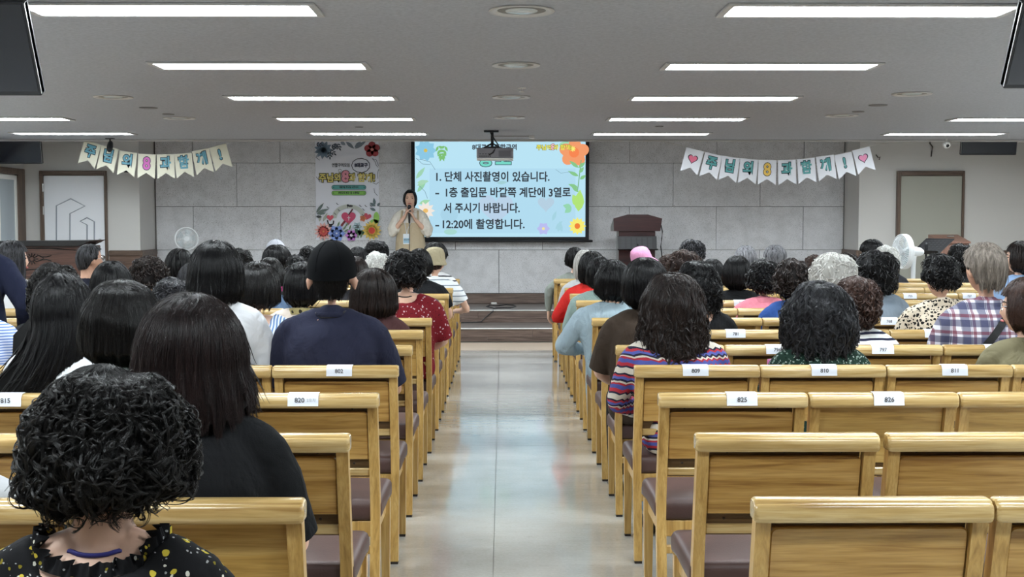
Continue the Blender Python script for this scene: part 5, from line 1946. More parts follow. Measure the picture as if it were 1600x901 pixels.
def person(key, label, row, px, top, w, bot, hair='bob', hc='black', shirt='black', turn=0, tilt=0, roll=0, sleeve='short', bw=1.0, male=False, hipdx=0.0, arm=('lap', 'lap'), trousers='trous', shorts=False,
           neck_r=None, neck_back=0.0, collar=None, glasses=False, face=False, hairkw=None, hat=None, skin=None, shoe=None, lean=0.0, dy=0.0, lanyard=None, strap=False, dens=1.0, noneck=False, ear_x=.080, ear_s=1.0, ear_z=-.012, wave=.012):
    Yh = rowY(row) + .20 + dy
    head_top = at(px, top, Yh + .02)
    W = w * (Yh + .02) / FPX
    drop = (bot - top) * (Yh + .02) / FPX           # hair length from its top
    skin = skin or (SKIN_T if male else SKIN)
    th = {'bob': .020, 'long': .020, 'perm': .026, 'short': .012, 'thin': .006, 'updo': .022, 'wavy': .024, 'shortperm': .022}[hair]
    if hat: th = .012
    H = head_top.z - (th if not hat else .016)
    lod = 0 if row <= 1 else 1 if row <= 4 else 2 if row <= 7 else 3
    voxel = (.011, .013, .018, .021)[lod]
    if face: voxel = min(voxel, .0085)
    root = thing('person', label, 'person', (head_top.x, Yh, 0))
    PEOPLE[key] = root
    J = sit_frame(H, bw, hipdx, arm, .025 if male else 0)
    # head matrix
    hs = 1.04 if male else 1.0
    piv = J['neck']
    Mh = Matrix.Translation(piv) @ Matrix.Rotation(R(-turn), 4, 'Z') @ Matrix.Rotation(R(roll), 4, 'Y') @ Matrix.Rotation(R(-tilt), 4, 'X') @ Matrix.Translation(Vector((0, .018, .12)))
    # ---- body
    b = MB()
    head_shape(b, Mh, hs, (34, 26) if face else (26, 20), True, ear_x, ear_s, ear_z)
    hc_ = Mh @ Vector((0, -.022, -.05))
    nr = .064 if male else .050
    b.tube([J['C7'] + Vector((0, .012, -.06)), J['C7'] + Vector((0, .008, 0)), hc_], [nr * 1.25, nr * 1.02, nr], 14)
    b.loft(torso_rings(J, bw, 0, hipdx, True, .47, .94))
    for k_ in ('L', 'R'):
        sgn = -1 if k_ == 'L' else 1
        b.tube([Vector((sgn * .045, .018, J['zs'] + .032)), Vector((sgn * .10, .016, J['zs'] + .008)), J['sh' + k_]], [.044, .046, .044], 12)
        b.tube([J['sh' + k_], lerp(J['sh' + k_], J['el' + k_], .5), J['el' + k_]], [.046, .041, .034], 12)
        b.tube([J['el' + k_], lerp(J['el' + k_], J['wr' + k_], .35), J['wr' + k_]], [.034, .034, .024], 12)
        b.tube([J['hip' + k_], lerp(J['hip' + k_], J['kn' + k_], .5), J['kn' + k_]], [.078, .070, .050], 14)
        b.tube([J['kn' + k_], lerp(J['kn' + k_], J['an' + k_], .35), J['an' + k_], J['an' + k_] + Vector((0, 0, -.05))], [.050, .052, .033, .034], 12)
        b.tube([J['an' + k_] + Vector((0, -.02, -.055)), J['an' + k_] + Vector((0, .10, -.07))], [(.034, .03), (.038, .022)], 10)
    hm = MB()
    for k_ in ('L', 'R'):
        sgn = -1 if k_ == 'L' else 1
        d = (J['wr' + k_] - J['el' + k_]).normalized()
        if arm[0 if sgn < 0 else 1] == 'out':
            hand(hm, J['wr' + k_], (d + Vector((0, .2, -.3))), (0, 1, 0), (-sgn, 0, 0), .35)
        else:
            f_ = Vector((d.x * .4, .8, -.28)); f_.normalize()
            hand(hm, J['wr' + k_], f_, (-sgn * .9, .25, .2), (0, -.25, -1), .38)
    body = remesh_obj('body', b, voxel, skin, root, join_extra(hm), 4)
    if face or glasses:
        if face: face_parts(Mh, body, hs)
        if glasses: glasses_part(Mh, root, hs)
    # ---- shirt
    if shirt:
        s = MB()
        hems = []
        g = .016
        s.loft(torso_rings(J, bw, g, hipdx, False, .465, 1.0))
        if not neck_r:
            s.tube([Vector((0, .016, J['zs'] - .04)), Vector((0, .015, J['zs'] + .015)), Vector((0, .015, J['zs'] + .040))], [(.10, .085), (.083, .076), (.071 if male else .064, .068 if male else .062)], 16, caps=True)
        for k_ in ('L', 'R'):
            sgn = -1 if k_ == 'L' else 1
            s.tube([Vector((sgn * .055, .018, J['zs'] + .030)), Vector((sgn * .10, .016, J['zs'] + .010)), J['sh' + k_]], [.052, .057, .058], 12)
            if sleeve == 'none':
                continue
            e = {'short': .62, 'elbow': .92, 'long': 1.0}[sleeve]
            wd = 1.16 if sleeve != 'long' else 1.0
            if sleeve != 'long':
                ax = (J['el' + k_] - J['sh' + k_])
                hems.append((J['sh' + k_] + ax * (e + .0), ax.normalized()))
                e += .05 / ax.length
            s.tube([J['sh' + k_], lerp(J['sh' + k_], J['el' + k_], .3 * e), lerp(J['sh' + k_], J['el' + k_], .7 * e), lerp(J['sh' + k_], J['el' + k_], e)], [.058, .058 * wd, .055 * wd, .051 * wd], 12)
            if sleeve == 'long':
                s.tube([J['el' + k_], lerp(J['el' + k_], J['wr' + k_], .5), lerp(J['el' + k_], J['wr' + k_], .94)], [.051, .047, .038], 12)
        zc = J['zs'] + .035
        post = neck_push(J['zs'], neck_r, neck_back, lod, hems, 1.9 if shirt in ('ltblue', 'greygreen', 'red') else 1.0)
        remesh_obj('shirt', s, max(voxel, .011), C[shirt], root, post, 5)
        if collar:
            cm = MB()
            rings = []
            for r_, dz in ((.062, .0), (.066, .03), (.072, .028), (.078, -.006), (.074, -.010)):
                ring = []
                for j in range(22):
                    a = 2 * math.pi * j / 22
                    ring.append((r_ * math.cos(a) * bw, .022 + r_ * .92 * math.sin(a), J['zs'] + .036 + dz - .012 * math.sin(a)))
                rings.append(ring)
            cm.loft(rings + [rings[0]], False)
            cm.build('collar', C[collar], root, 50)
        elif lod <= 1 and not noneck and neck_r is None:
            rr = .070 if male else .062
            MB().tube([(rr * math.cos(a), .015 + rr * .97 * math.sin(a), J['zs'] + .052) for a in [2 * math.pi * i / 28 for i in range(28)]], [(.006, .010)] * 28, 6, closed=True).build('neckband', C[shirt], root, 60)
        elif lod <= 1 and not noneck:
            rr = (neck_r or 0) * 1.02
            SNAP.append(('neckband', root, body, [(rr * math.cos(a), .014 + rr * math.sin(a)) for a in [2 * math.pi * i / 28 for i in range(28)]], J['zs'], C[shirt], .0055))
    # ---- trousers
    t = MB()
    t.loft(torso_rings(J, bw, .012, hipdx, False, .462, 1.0)[:4])
    for k_ in ('L', 'R'):
        e = .8 if shorts else 1.0
        t.tube([J['hip' + k_], lerp(J['hip' + k_], J['kn' + k_], .5), lerp(J['hip' + k_], J['kn' + k_], e)], [.092, .084, .072 if shorts else .064], 14)
        if not shorts:
            t.tube([J['kn' + k_], lerp(J['kn' + k_], J['an' + k_], .4), J['an' + k_] + Vector((0, 0, .02))], [.064, .062, .052], 12)
    remesh_obj('trousers', t, max(voxel, .016), C[trousers], root, None, 4)
    for k_ in ('L', 'R'):
        o = link('shoe', SHOE['white' if shoe == 'white' else 'black'], root, J['an' + k_] * Vector((1, 1, 0)) if False else Vector((J['an' + k_].x, J['an' + k_].y, 0)))
    # ---- hair or hat
    kw = dict(W=W, th=th)
    zb = (.115 + th) - drop
    kw['back'] = zb
    if hair == 'bob': kw.update(side=zb + .012, zeq=-.02, flare=.97, tuck=.32)
    elif hair == 'long': kw.update(side=zb + .05, zeq=-.03, flare=1.05, tuck=.05, jag=.016)
    elif hair == 'wavy': kw.update(side=zb + .03, zeq=-.03, flare=1.10, tuck=.04, lump=.005, lumpf=30, jag=.03)
    elif hair == 'perm': kw.update(side=max(zb + .02, -.10), zeq=-.015, flare=.98, tuck=.36, lump=.008, lumpf=48, jag=.007)
    elif hair == 'shortperm': kw.update(side=max(zb + .06, -.05), zeq=.0, flare=.95, tuck=.3, lump=.006, lumpf=52)
    elif hair == 'short': kw.update(side=.010, back=max(zb, -.098), zeq=.012, flare=.86, tuck=.10, face=66, front=.06, jag=.003)
    elif hair == 'thin': kw.update(side=-.002, back=max(zb, -.09), zeq=.012, flare=.88, tuck=.10, face=66, front=.075, jag=.003)
    elif hair == 'updo': kw.update(side=-.03, back=max(zb, -.095), zeq=.0, flare=.84, tuck=.15, lump=.006, lumpf=40, face=60)
    if hairkw: kw.update(hairkw)
    if hat: kw.update(th=.006, lump=0, W=.166)
    if hair in ('perm', 'shortperm', 'wavy'): kw.setdefault('full', .8)
    hr = Hair(**kw)
    nn = {0: (72, 34), 1: (56, 28), 2: (44, 22), 3: (34, 18)}[lod]
    hb = MB(); hb.loft([[Mh @ (Vector(p) * Vector((hs, hs, hs)) if hs != 1.0 else Vector(p)) for p in ring] for ring in hr.shell(*nn)])
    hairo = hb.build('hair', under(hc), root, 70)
    nst, m_ = {0: (11000, 24), 1: (5200, 16), 2: (1500, 11), 3: (650, 9)}[lod]
    nst = int(nst * dens * (1.0 if not hat else .3))
    curly = hair in ('perm', 'shortperm', 'updo')
    rad = max(.00036, .27 * Yh / FPX) * (1.15 if curly and lod else 1.0)
    kids = {0: 9, 1: 7, 2: 5, 3: 3}[lod] if curly or hair == 'wavy' else {0: 6, 1: 5, 2: 3, 3: 2}[lod]
    zm = .012 if hat else None
    if hat: nst *= 3
    P = hr.strands(nst, m_, 'curly' if curly else 'straight', {'perm': .0085, 'shortperm': .007, 'updo': .006, 'wavy': .007}.get(hair, .0014), kids=kids, spread=.0024 if curly else .0034, zmax=zm, wave=wave if hair == 'wavy' else 0)
    if hair == 'perm' and lod <= 1:
        P = np.concatenate([P, hr.strands(nst // 4, m_, 'straight', .003, kids=4, spread=.003, seglen=(.2, .45), wave=.003)])
    if hair == 'wavy':
        P2 = hr.strands(nst // 2, m_, 'curly', .010, kids=kids, spread=.0026, vmin=.5)
        P = np.concatenate([P, P2])
    if hs != 1.0: P = P * hs
    if len(P): add_strands(P, rad, HAIR[hc], Mh, hairo)
    if hat: hat(root, Mh, W)
    if lanyard:
        z0 = J['C7'].z
        pts = []
        for a in np.linspace(R(-20), R(200), 16):
            pts.append((.060 * math.cos(a) * (1.25 if noneck else 1), .02 - .062 * math.sin(a), z0 - .012 - .03 * max(0, -math.sin(a)) + .006 * math.sin(a) - .012 * abs(math.cos(a))))
        ends = [(.075, .11, z0 - .13), ]
        kx, ky = (.073, .062) if male else (.062, .048)
        lp = [(kx * math.cos(a), .014 + ky * math.sin(a)) for a in np.linspace(R(150), R(390), 26)]
        q = .016 if lanyard == 'blue' else 0
        lp = [(-.03, .135, z0 - .24), (-.055, .115, z0 - .12), (-.066, .075, z0 - .03)] + lp + [(.066, .075, z0 - .03 - q), (.055, .115, z0 - .12), (.03, .135, z0 - .24)]
        SNAP.append(('lanyard', root, body, lp, J['zs'], plain('lanyard_' + lanyard, {'blue': lin(44, 44, 120), 'black': lin(22, 22, 24)}[lanyard], .6), .0042 if lod < 2 else .0045))
    return root, J, Mh


def shoe_mesh(m):
    mb = MB()
    rings = []
    for y, w_, h in ((-.075, .022, .05), (-.06, .034, .065), (0, .038, .075), (.07, .043, .055), (.14, .044, .042), (.175, .034, .035), (.19, .016, .026)):
        ring = []
        for j in range(10):
            a = 2 * math.pi * j / 10
            ring.append((w_ * math.cos(a), y, max(0, h * .5 + h * .5 * math.sin(a) * 1.1)))
        rings.append(ring)
    mb.loft(rings)
    return mb.mesh('shoe', m, 60)


SHOE = dict(black=shoe_mesh(m_shoe), white=shoe_mesh(m_shoew))


# ------------------------------------------------------------------ hats
def baseball_cap(c):
    def f(root, Mh, W):
        Mh = Mh @ Matrix.Scale(min(1.12, max(.95, W / .196)), 4)
        m = plain('cap_%d_%d_%d' % c, lin(*c), .95, 0, .1)
        mb = MB()
        rings = []
        for i in range(12):
            ph = R(3 + 87 * i / 11)
            rings.append([Mh @ Vector((.100 * math.sin(ph) * math.sin(a), -.006 + .116 * math.sin(ph) * math.cos(a), .010 + (.128) * math.cos(ph) ** .9)) for a in [2 * math.pi * j / 28 for j in range(28)]])
        rings.append([Mh @ Vector((.100 * math.sin(a), -.006 + .116 * math.cos(a), -.006 + .016 * math.cos(a))) for a in [2 * math.pi * j / 28 for j in range(28)]])
        rings.append([Mh @ Vector((.094 * math.sin(a), -.006 + .110 * math.cos(a), -.004 + .016 * math.cos(a))) for a in [2 * math.pi * j / 28 for j in range(28)]])
        mb.loft(rings)
        cap = mb.build('cap', m, root, 50)
        MB().ellipsoid(Mh @ Vector((0, -.006, .138)), (.009, .009, .006), 10, 6).build('button', m, cap, 60)
        sm = MB()
        for k in range(6):
            a = 2 * math.pi * k / 6 + .52
            sm.tube([Mh @ Vector((.1015 * math.sin(R(p)) * math.sin(a), -.006 + .1175 * math.sin(R(p)) * math.cos(a), .010 + .1295 * math.cos(R(p)) ** .9)) for p in (6, 25, 45, 65, 88)], .0014, 5)
        sm.build('seam', plain('cap_seam_%d' % c[0], tuple(x * .6 for x in lin(*c)[:3]) + (1,), .95, 0, .1), cap, 60)
        br = MB()
        r0, r1 = [], []
        for i in range(11):
            a = R(-62 + 124 * i / 10)
            r0.append(Mh @ Vector((.098 * math.sin(a), .110 * math.cos(a), -.006))); r1.append(Mh @ Vector((.110 * math.sin(a), .105 * math.cos(a) + .085 * math.cos(a * 1.3), -.022)))
        v = r0 + r1 + [p - Vector((0, 0, .004)) for p in r0 + r1]
        n = 11
        fs = [(i, i + 1, n + i + 1, n + i) for i in range(10)] + [(2 * n + i, 3 * n + i, 3 * n + i + 1, 2 * n + i + 1) for i in range(10)] + [(n + i, n + i + 1, 3 * n + i + 1, 3 * n + i) for i in range(10)]
        br.add(v, fs)
        br.build('brim', m, cap, 60)
        MB().box(-.012, .012, 0, .002, -.008, .008, .0008).build('back_logo', plain('cap_logo', lin(96, 96, 92), .7), cap).matrix_local = Mh @ Matrix.Translation((.0, -.117, .0)) @ Matrix.Rotation(-.1, 4, 'X')
    return f


def bucket_hat(c, brim=.05, drop=.045, tip=(0, 0)):
    def f(root, Mh, W):
        m = cloth('hat_%d_%d_%d' % c, lin(*c), .5, 20)
        M = Mh @ Matrix.Rotation(R(tip[0]), 4, 'X') @ Matrix.Rotation(R(tip[1]), 4, 'Y')
        prof = [(.02, .150), (.06, .143), (.085, .125), (.098, .09), (.103, .045), (.106, .02), (.106 + brim * .5, .02 - drop * .45), (.106 + brim, .02 - drop), (.104 + brim, .014 - drop), (.104, .012), (.098, .03)]
        mb = MB()
        mb.loft([[M @ Vector((r_ * .95 * math.sin(a), -.008 + r_ * 1.1 * math.cos(a), z + .003 * math.sin(5 * a) * (1 if r_ > .11 else 0))) for a in [2 * math.pi * j / 30 for j in range(30)]] for r_, z in prof])
        mb.build('hat', m, root, 60)
    return f
# ------------------------------------------------------------------ the audience, piano side of the aisle
P = person
r1, J1, M1 = P('near_curly', 'woman with short black perm in black and yellow floral blouse, blue lanyard, closest seat', -1, 155, 582, 262, 802, 'perm', 'soft', 'floralblk', turn=14, roll=-3, tilt=8, lanyard='blue', noneck=True, neck_r=.105, neck_back=-.033, bw=1.05, sleeve='elbow', face=True, dens=1.3)
P('near_long', 'woman in loose black top with straight reddish dark hair past her shoulders', 0, 290, 462, 172, 660, 'long', 'reddish', 'black', roll=2, sleeve='elbow', bw=1.12, trousers='trous', hairkw=dict(flare=1.16, sweep=.01, jag=.022))
P('near_pale', 'person in pale grey shirt mostly outside the picture, behind the curly woman', 0, -108, 560, 150, 700, 'bob', 'soft', 'paleshirt', bw=1.12, sleeve='elbow')
P('plaid_dark', 'woman with cropped black hair and pale crown parting, dark green plaid collar', 1, 185, 440, 126, 566, 'bob', 'soft', 'darkplaid', sleeve='long', collar='darkplaid', hairkw=dict(tuck=.38, lump=.003))
P('very_long', 'woman in white top with very long straight black hair falling to one side', 2, 96, 428, 92, 616, 'long', 'black', 'white', roll=-4, sleeve='elbow', hipdx=.03, hairkw=dict(flare=1.5, sweep=-.11, jag=.03), dens=1.3)
P('bob_white', 'woman in plain white tee with smooth rounded black bob, tall beside the cap', 3, 334, 377, 83, 472, 'bob', 'black', 'white', lanyard='black', sleeve='elbow', bw=1.05, hairkw=dict(flare=1.06, tuck=.15))
P('cap_man', 'man in black baseball cap and navy tee sitting at the aisle', 3, 517, 383, 76, 462, 'short', 'black', 'navy', male=True, bw=1.17, sleeve='elbow', lanyard='black', hat=baseball_cap((13, 14, 16)), ear_x=.099, ear_s=1.15, ear_z=-.034, shorts=True, trousers='greyshorts', arm=('lap', 'knee'), shoe='white', hairkw=dict(back=-.10))
P('edge_stripe', 'person in blue striped shirt at picture edge, only the shoulder showing', 3, -52, 400, 70, 480, 'bob', 'black', 'shirtstripe', bw=1.05, sleeve='elbow')
P('striped_bob', 'woman with black bob and blue white vertical striped blouse, thin necklace', 4, 400, 410, 68, 481, 'bob', 'soft', 'bluestripe', lanyard='black', neck_r=.08, sleeve='short')
P('curl_grey', 'woman with dark greying curls low behind the cropped black crown', 4, 268, 436, 66, 500, 'perm', 'saltdark', 'dark', sleeve='long')
P('curl_spot', 'woman with loose dark curls and thin pale patch on crown, behind the very long hair', 4, 84, 413, 76, 500, 'perm', 'soft', 'dark', roll=-3, sleeve='long')
P('maroon', 'woman in maroon top with brownish chin-length hair, beside the black cap', 5, 583, 420, 71, 494, 'bob', 'dkbrown', 'maroon', sleeve='long', lanyard=None, hairkw=dict(flare=1.08, tuck=.2))
P('scarf', 'woman in beige top with olive patterned scarf and round black hair', 5, 470, 410, 54, 478, 'bob', 'black', 'beige', sleeve='long', collar='scarf', hairkw=dict(tuck=.4))
P('smooth_low', 'woman with smooth black hair sitting before the brown wainscot corner', 5, 171, 409, 62, 470, 'bob', 'black', 'dark', sleeve='long')
P('red_floral', 'woman in dark red floral dress with full round black perm', 6, 633, 391, 63, 448, 'perm', 'black', 'redfloral', lanyard='black', sleeve='elbow', bw=1.12, neck_r=.075, trousers='redfloral')
P('clip_curl', 'woman with dark brown curls and shiny hair clip, head turned toward the aisle', 6, 229, 402, 58, 452, 'perm', 'dkbrown', 'white', turn=42, face=True, glasses=True, sleeve='long')
P('grey_side', 'woman with smoky black hair half hidden by the smooth white-tee bob', 6, 300, 411, 50, 462, 'bob', 'saltdark', 'dark', sleeve='long')
P('denim', 'person with short black hair wearing blue denim, behind the striped blouse', 7, 420, 403, 46, 450, 'bob', 'soft', 'denim', sleeve='long', hairkw=dict(tuck=.4))
P('grey_floral', 'person in grey floral blouse hidden behind the round black perm', 7, 640, 399, 40, 440, 'perm', 'black', 'greyfloral', sleeve='elbow', bw=1.08)
P('grey_long', 'woman with long black hair streaked grey, face toward the piano', 7, 14, 376, 50, 470, 'long', 'greyblack', 'white', turn=58, face=True, sleeve='long', hairkw=dict(flare=1.1))
P('hidden_a', 'person with brown tinted hair seen just beside the black cap', 8, 553, 401, 46, 445, 'bob', 'dkbrown', 'dark', sleeve='long')
P('black_bob_w', 'woman with full black bob before the standing fan on piano side', 8, 279, 389, 46, 440, 'bob', 'black', 'white', sleeve='long')
P('crop_b', 'person with black curls beside the black cap, lower of two', 8, 463, 399, 36, 440, 'perm', 'black', 'dark', sleeve='long')
P('blackshirt', 'person in black shirt with black hair at aisle behind the khaki hat', 9, 655, 389, 40, 432, 'bob', 'black', 'black', sleeve='short', bw=1.15)
P('magenta', 'man in magenta shirt with thinning black crown and grey cap in front of him', 9, 431, 384, 42, 428, 'short', 'black', 'magenta', male=True, turn=6, sleeve='short', bw=1.1, hairkw=dict(back=-.09))
P('suit_old', 'older man in dark suit with thin dark grey hair and glasses beside the piano', 9, 136, 383, 36, 420, 'thin', 'greyblack', 'darksuit', male=True, turn=50, face=True, glasses=True, sleeve='long', bw=1.1)
P('khaki_hat', 'woman in khaki hat and grey-striped white tee leaning into the aisle', 10, 679, 389, 34, 420, 'short', 'brown', 'teestripe', sleeve='short', bw=1.12, hipdx=-.04, arm=('lap', 'wide'), trousers='ltdenim', shoe='white', hat=bucket_hat((166, 156, 128), .012, .03))
P('white_curl', 'person with fluffy white curls beside the round black perm', 10, 588, 394, 35, 428, 'perm', 'white', 'dark', sleeve='long')
P('curl_mid', 'person with brown-black curls before the stone wall beside the white-tee bob', 10, 374, 389, 36, 425, 'perm', 'soft', 'dark', sleeve='long')
P('curl_pin', 'person with pinned black curls beside the black cap, upper of two', 10, 483, 385, 36, 425, 'perm', 'black', 'dark', sleeve='long')
P('thin_top', 'person with thinning black hair below the floral poster', 11, 558, 386, 34, 430, 'bob', 'black', 'dark', sleeve='long')
P('black_stripe', 'man with thick black hair and black-striped white shirt beyond the khaki hat', 11, 680, 381, 36, 418, 'short', 'black', 'blackstripe', male=True, sleeve='short', hairkw=dict(th=.02))
P('front_curl', 'person with short black curls in the front row below the speaker', 12, 588, 376, 37, 410, 'shortperm', 'black', 'dark', sleeve='long')
P('grey_cap', 'person in pale grey cap in the front row on piano side', 12, 430, 376, 31, 410, 'short', 'grey', 'dark', sleeve='long', hat=baseball_cap((176, 178, 186)))

# ------------------------------------------------------------------ the audience, lectern side
P('ethnic', 'woman in bright zigzag striped blouse with long wavy dark brown hair', 3, 1053, 428, 98, 580, 'wavy', 'dkbrown', 'ethnic', sleeve='long', bw=1.12, hipdx=.05, trousers='ltdenim', hairkw=dict(flare=1.16), dens=1.3)
P('green_floral', 'woman in dark green floral blouse with shaggy shoulder-length black hair', 3, 1283, 442, 106, 545, 'wavy', 'saltdark', 'greenfloral', sleeve='elbow', bw=1.05, hairkw=dict(lump=.008, tuck=.12))
P('olive_vest', 'woman in olive vest and thin glasses at picture edge, face turned aside', 3, 1612, 435, 82, 520, 'bob', 'brown', 'vest', turn=-62, face=True, glasses=True, sleeve='long', bw=1.05)
P('olive_top', 'woman in dark olive-brown tee with black hair held by a clip', 4, 1009, 404, 71, 482, 'bob', 'black', 'olive', sleeve='elbow', bw=1.04, hairkw=dict(tuck=.45, zeq=.0))
P('navy_tee', 'person with cropped reddish brown hair and navy striped white tee', 4, 1342, 433, 68, 502, 'shortperm', 'brown', 'navystripe', sleeve='short', hairkw=dict(side=-.07, back=-.115, lump=.004))
P('plaid_man', 'older man with grey hair, red and blue plaid shirt, black shoulder strap', 4, 1543, 383, 60, 450, 'short', 'greybrown', 'plaidshirt', male=True, turn=-16, sleeve='short', bw=1.14, collar='plaidshirt', strap=True, ear_x=.088, hairkw=dict(th=.015, face=78, jag=.008))
P('open_neck', 'woman in black top with bare nape and loose black waves', 5, 1088, 409, 72, 482, 'wavy', 'black', 'black', roll=4, sleeve='short', lanyard='black', neck_r=.095, bw=1.05, hairkw=dict(lump=.009))
P('silver', 'person with thick silver white hair behind the green floral blouse', 5, 1305, 396, 72, 462, 'shortperm', 'silver', 'dark', sleeve='long', hairkw=dict(side=-.06, back=-.11, lump=.005))
P('spots', 'woman in black-spotted beige blouse with curly black hair pinned up', 5, 1474, 397, 57, 452, 'updo', 'black', 'beigespots', turn=-12, sleeve='elbow', bw=1.12, collar='beigespots', face=True)
P('linen', 'woman in light blue linen jacket with short black hair at the aisle', 6, 957, 407, 56, 470, 'bob', 'black', 'ltblue', roll=3, sleeve='long', bw=1.2, hipdx=.02, arm=('wide', 'lap'), trousers='ltblue', hairkw=dict(tuck=.4, lump=.004))
P('blue_shirt', 'woman in blue shirt with dark brown-black perm behind the silver hair', 6, 1240, 405, 54, 466, 'perm', 'dkbrown', 'blue', sleeve='long')
P('big_curl', 'woman in grey-blue top with voluminous long black curls', 6, 1371, 392, 65, 462, 'perm', 'black', 'greyblue', sleeve='long', hairkw=dict(back=-.15, side=-.13))
P('pink_shirt', 'woman in pink collared shirt with black curls', 7, 1194, 406, 47, 455, 'perm', 'black', 'pink', sleeve='long', collar='pink', hairkw=dict(back=-.10))
P('mint', 'woman in mint jacket between the red jacket and the light blue linen', 8, 938, 401, 42, 450, 'bob', 'black', 'mint', sleeve='long', bw=1.15)
P('brown_curl', 'person with brown curls above the loose black waves', 8, 1070, 391, 52, 440, 'perm', 'brown', 'dark', sleeve='long')
P('smooth_bob', 'woman in black top with smooth black bob before the grey-haired woman', 8, 1153, 400, 45, 452, 'bob', 'black', 'black', sleeve='long', bw=1.2)
P('edge_light', 'person in light blue shirt with dark brown hair, face aside at the edge', 8, 1598, 377, 44, 428, 'bob', 'dkbrown', 'skyblue', turn=-65, face=True, sleeve='long', bw=1.1)
P('red_jacket', 'woman in red jacket with black hair at the aisle', 9, 926, 393, 43, 447, 'bob', 'black', 'red', sleeve='long', bw=1.15, hipdx=-.03, arm=('wide', 'lap'))
P('pale_floral', 'person with black hair and pale floral blouse beside the smooth black bob', 9, 1114, 405, 39, 448, 'bob', 'black', 'palefloral', sleeve='long', bw=1.1)
P('small_brown', 'person with dark reddish brown hair beside the silver hair', 9, 1276, 399, 40, 440, 'perm', 'brown', 'dark', sleeve='long')
P('small_dark', 'person with very dark brown hair between the silver hair and the curls', 9, 1325, 396, 38, 440, 'perm', 'dkbrown', 'dark', sleeve='long')
P('white_gray', 'person with grey white hair behind the red jacket', 10, 914, 391, 34, 440, 'bob', 'silver', 'paleshirt', sleeve='long')
P('brown_back', 'person with soft brown hair in front of the brown curls', 10, 1047, 398, 36, 435, 'perm', 'brown', 'dark', sleeve='long')
P('pink_hat', 'person in pink bucket hat before the lectern', 11, 1005, 388, 32, 430, 'bob', 'soft', 'dark', turn=-35, sleeve='long', hat=bucket_hat((214, 150, 186), .045, .05, (0, -22)))
P('grey_glasses', 'woman with grey bob and glasses, face turned toward the side wall', 11, 1164, 384, 36, 424, 'bob', 'grey', 'dark', turn=55, face=True, glasses=True, sleeve='long', hairkw=dict(hc='x') if False else None)
P('white_round', 'person with white hair before the white standing fan', 11, 1387, 384, 35, 420, 'perm', 'white', 'dark', sleeve='long')
P('black_fluff', 'person with fluffy black hair before the wooden desk', 11, 1502, 381, 37, 425, 'perm', 'black', 'black', sleeve='long', bw=1.1)
P('twist', 'woman in grey-green jacket with arm over the chair back, front row', 12, 901, 386, 31, 416, 'bob', 'black', 'greygreen', turn=-25, tilt=-12, roll=-10, sleeve='long', arm=('out', 'lap'), bw=1.1, hipdx=.03, hairkw=dict(tuck=.5))
P('dark_fluff', 'man with smoky grey-black hair in front row beside the lectern cable', 12, 1082, 375, 38, 412, 'shortperm', 'greyblack', 'dark', male=True, sleeve='long')
P('grey_round', 'person with smooth grey hair in front row before the stone wall', 12, 1212, 384, 34, 420, 'short', 'grey', 'dark', sleeve='long', hairkw=dict(th=.018))
P('front_black', 'man with short black hair in front row beside the stone wall corner', 12, 1364, 375, 34, 412, 'short', 'black', 'dark', male=True, sleeve='long')

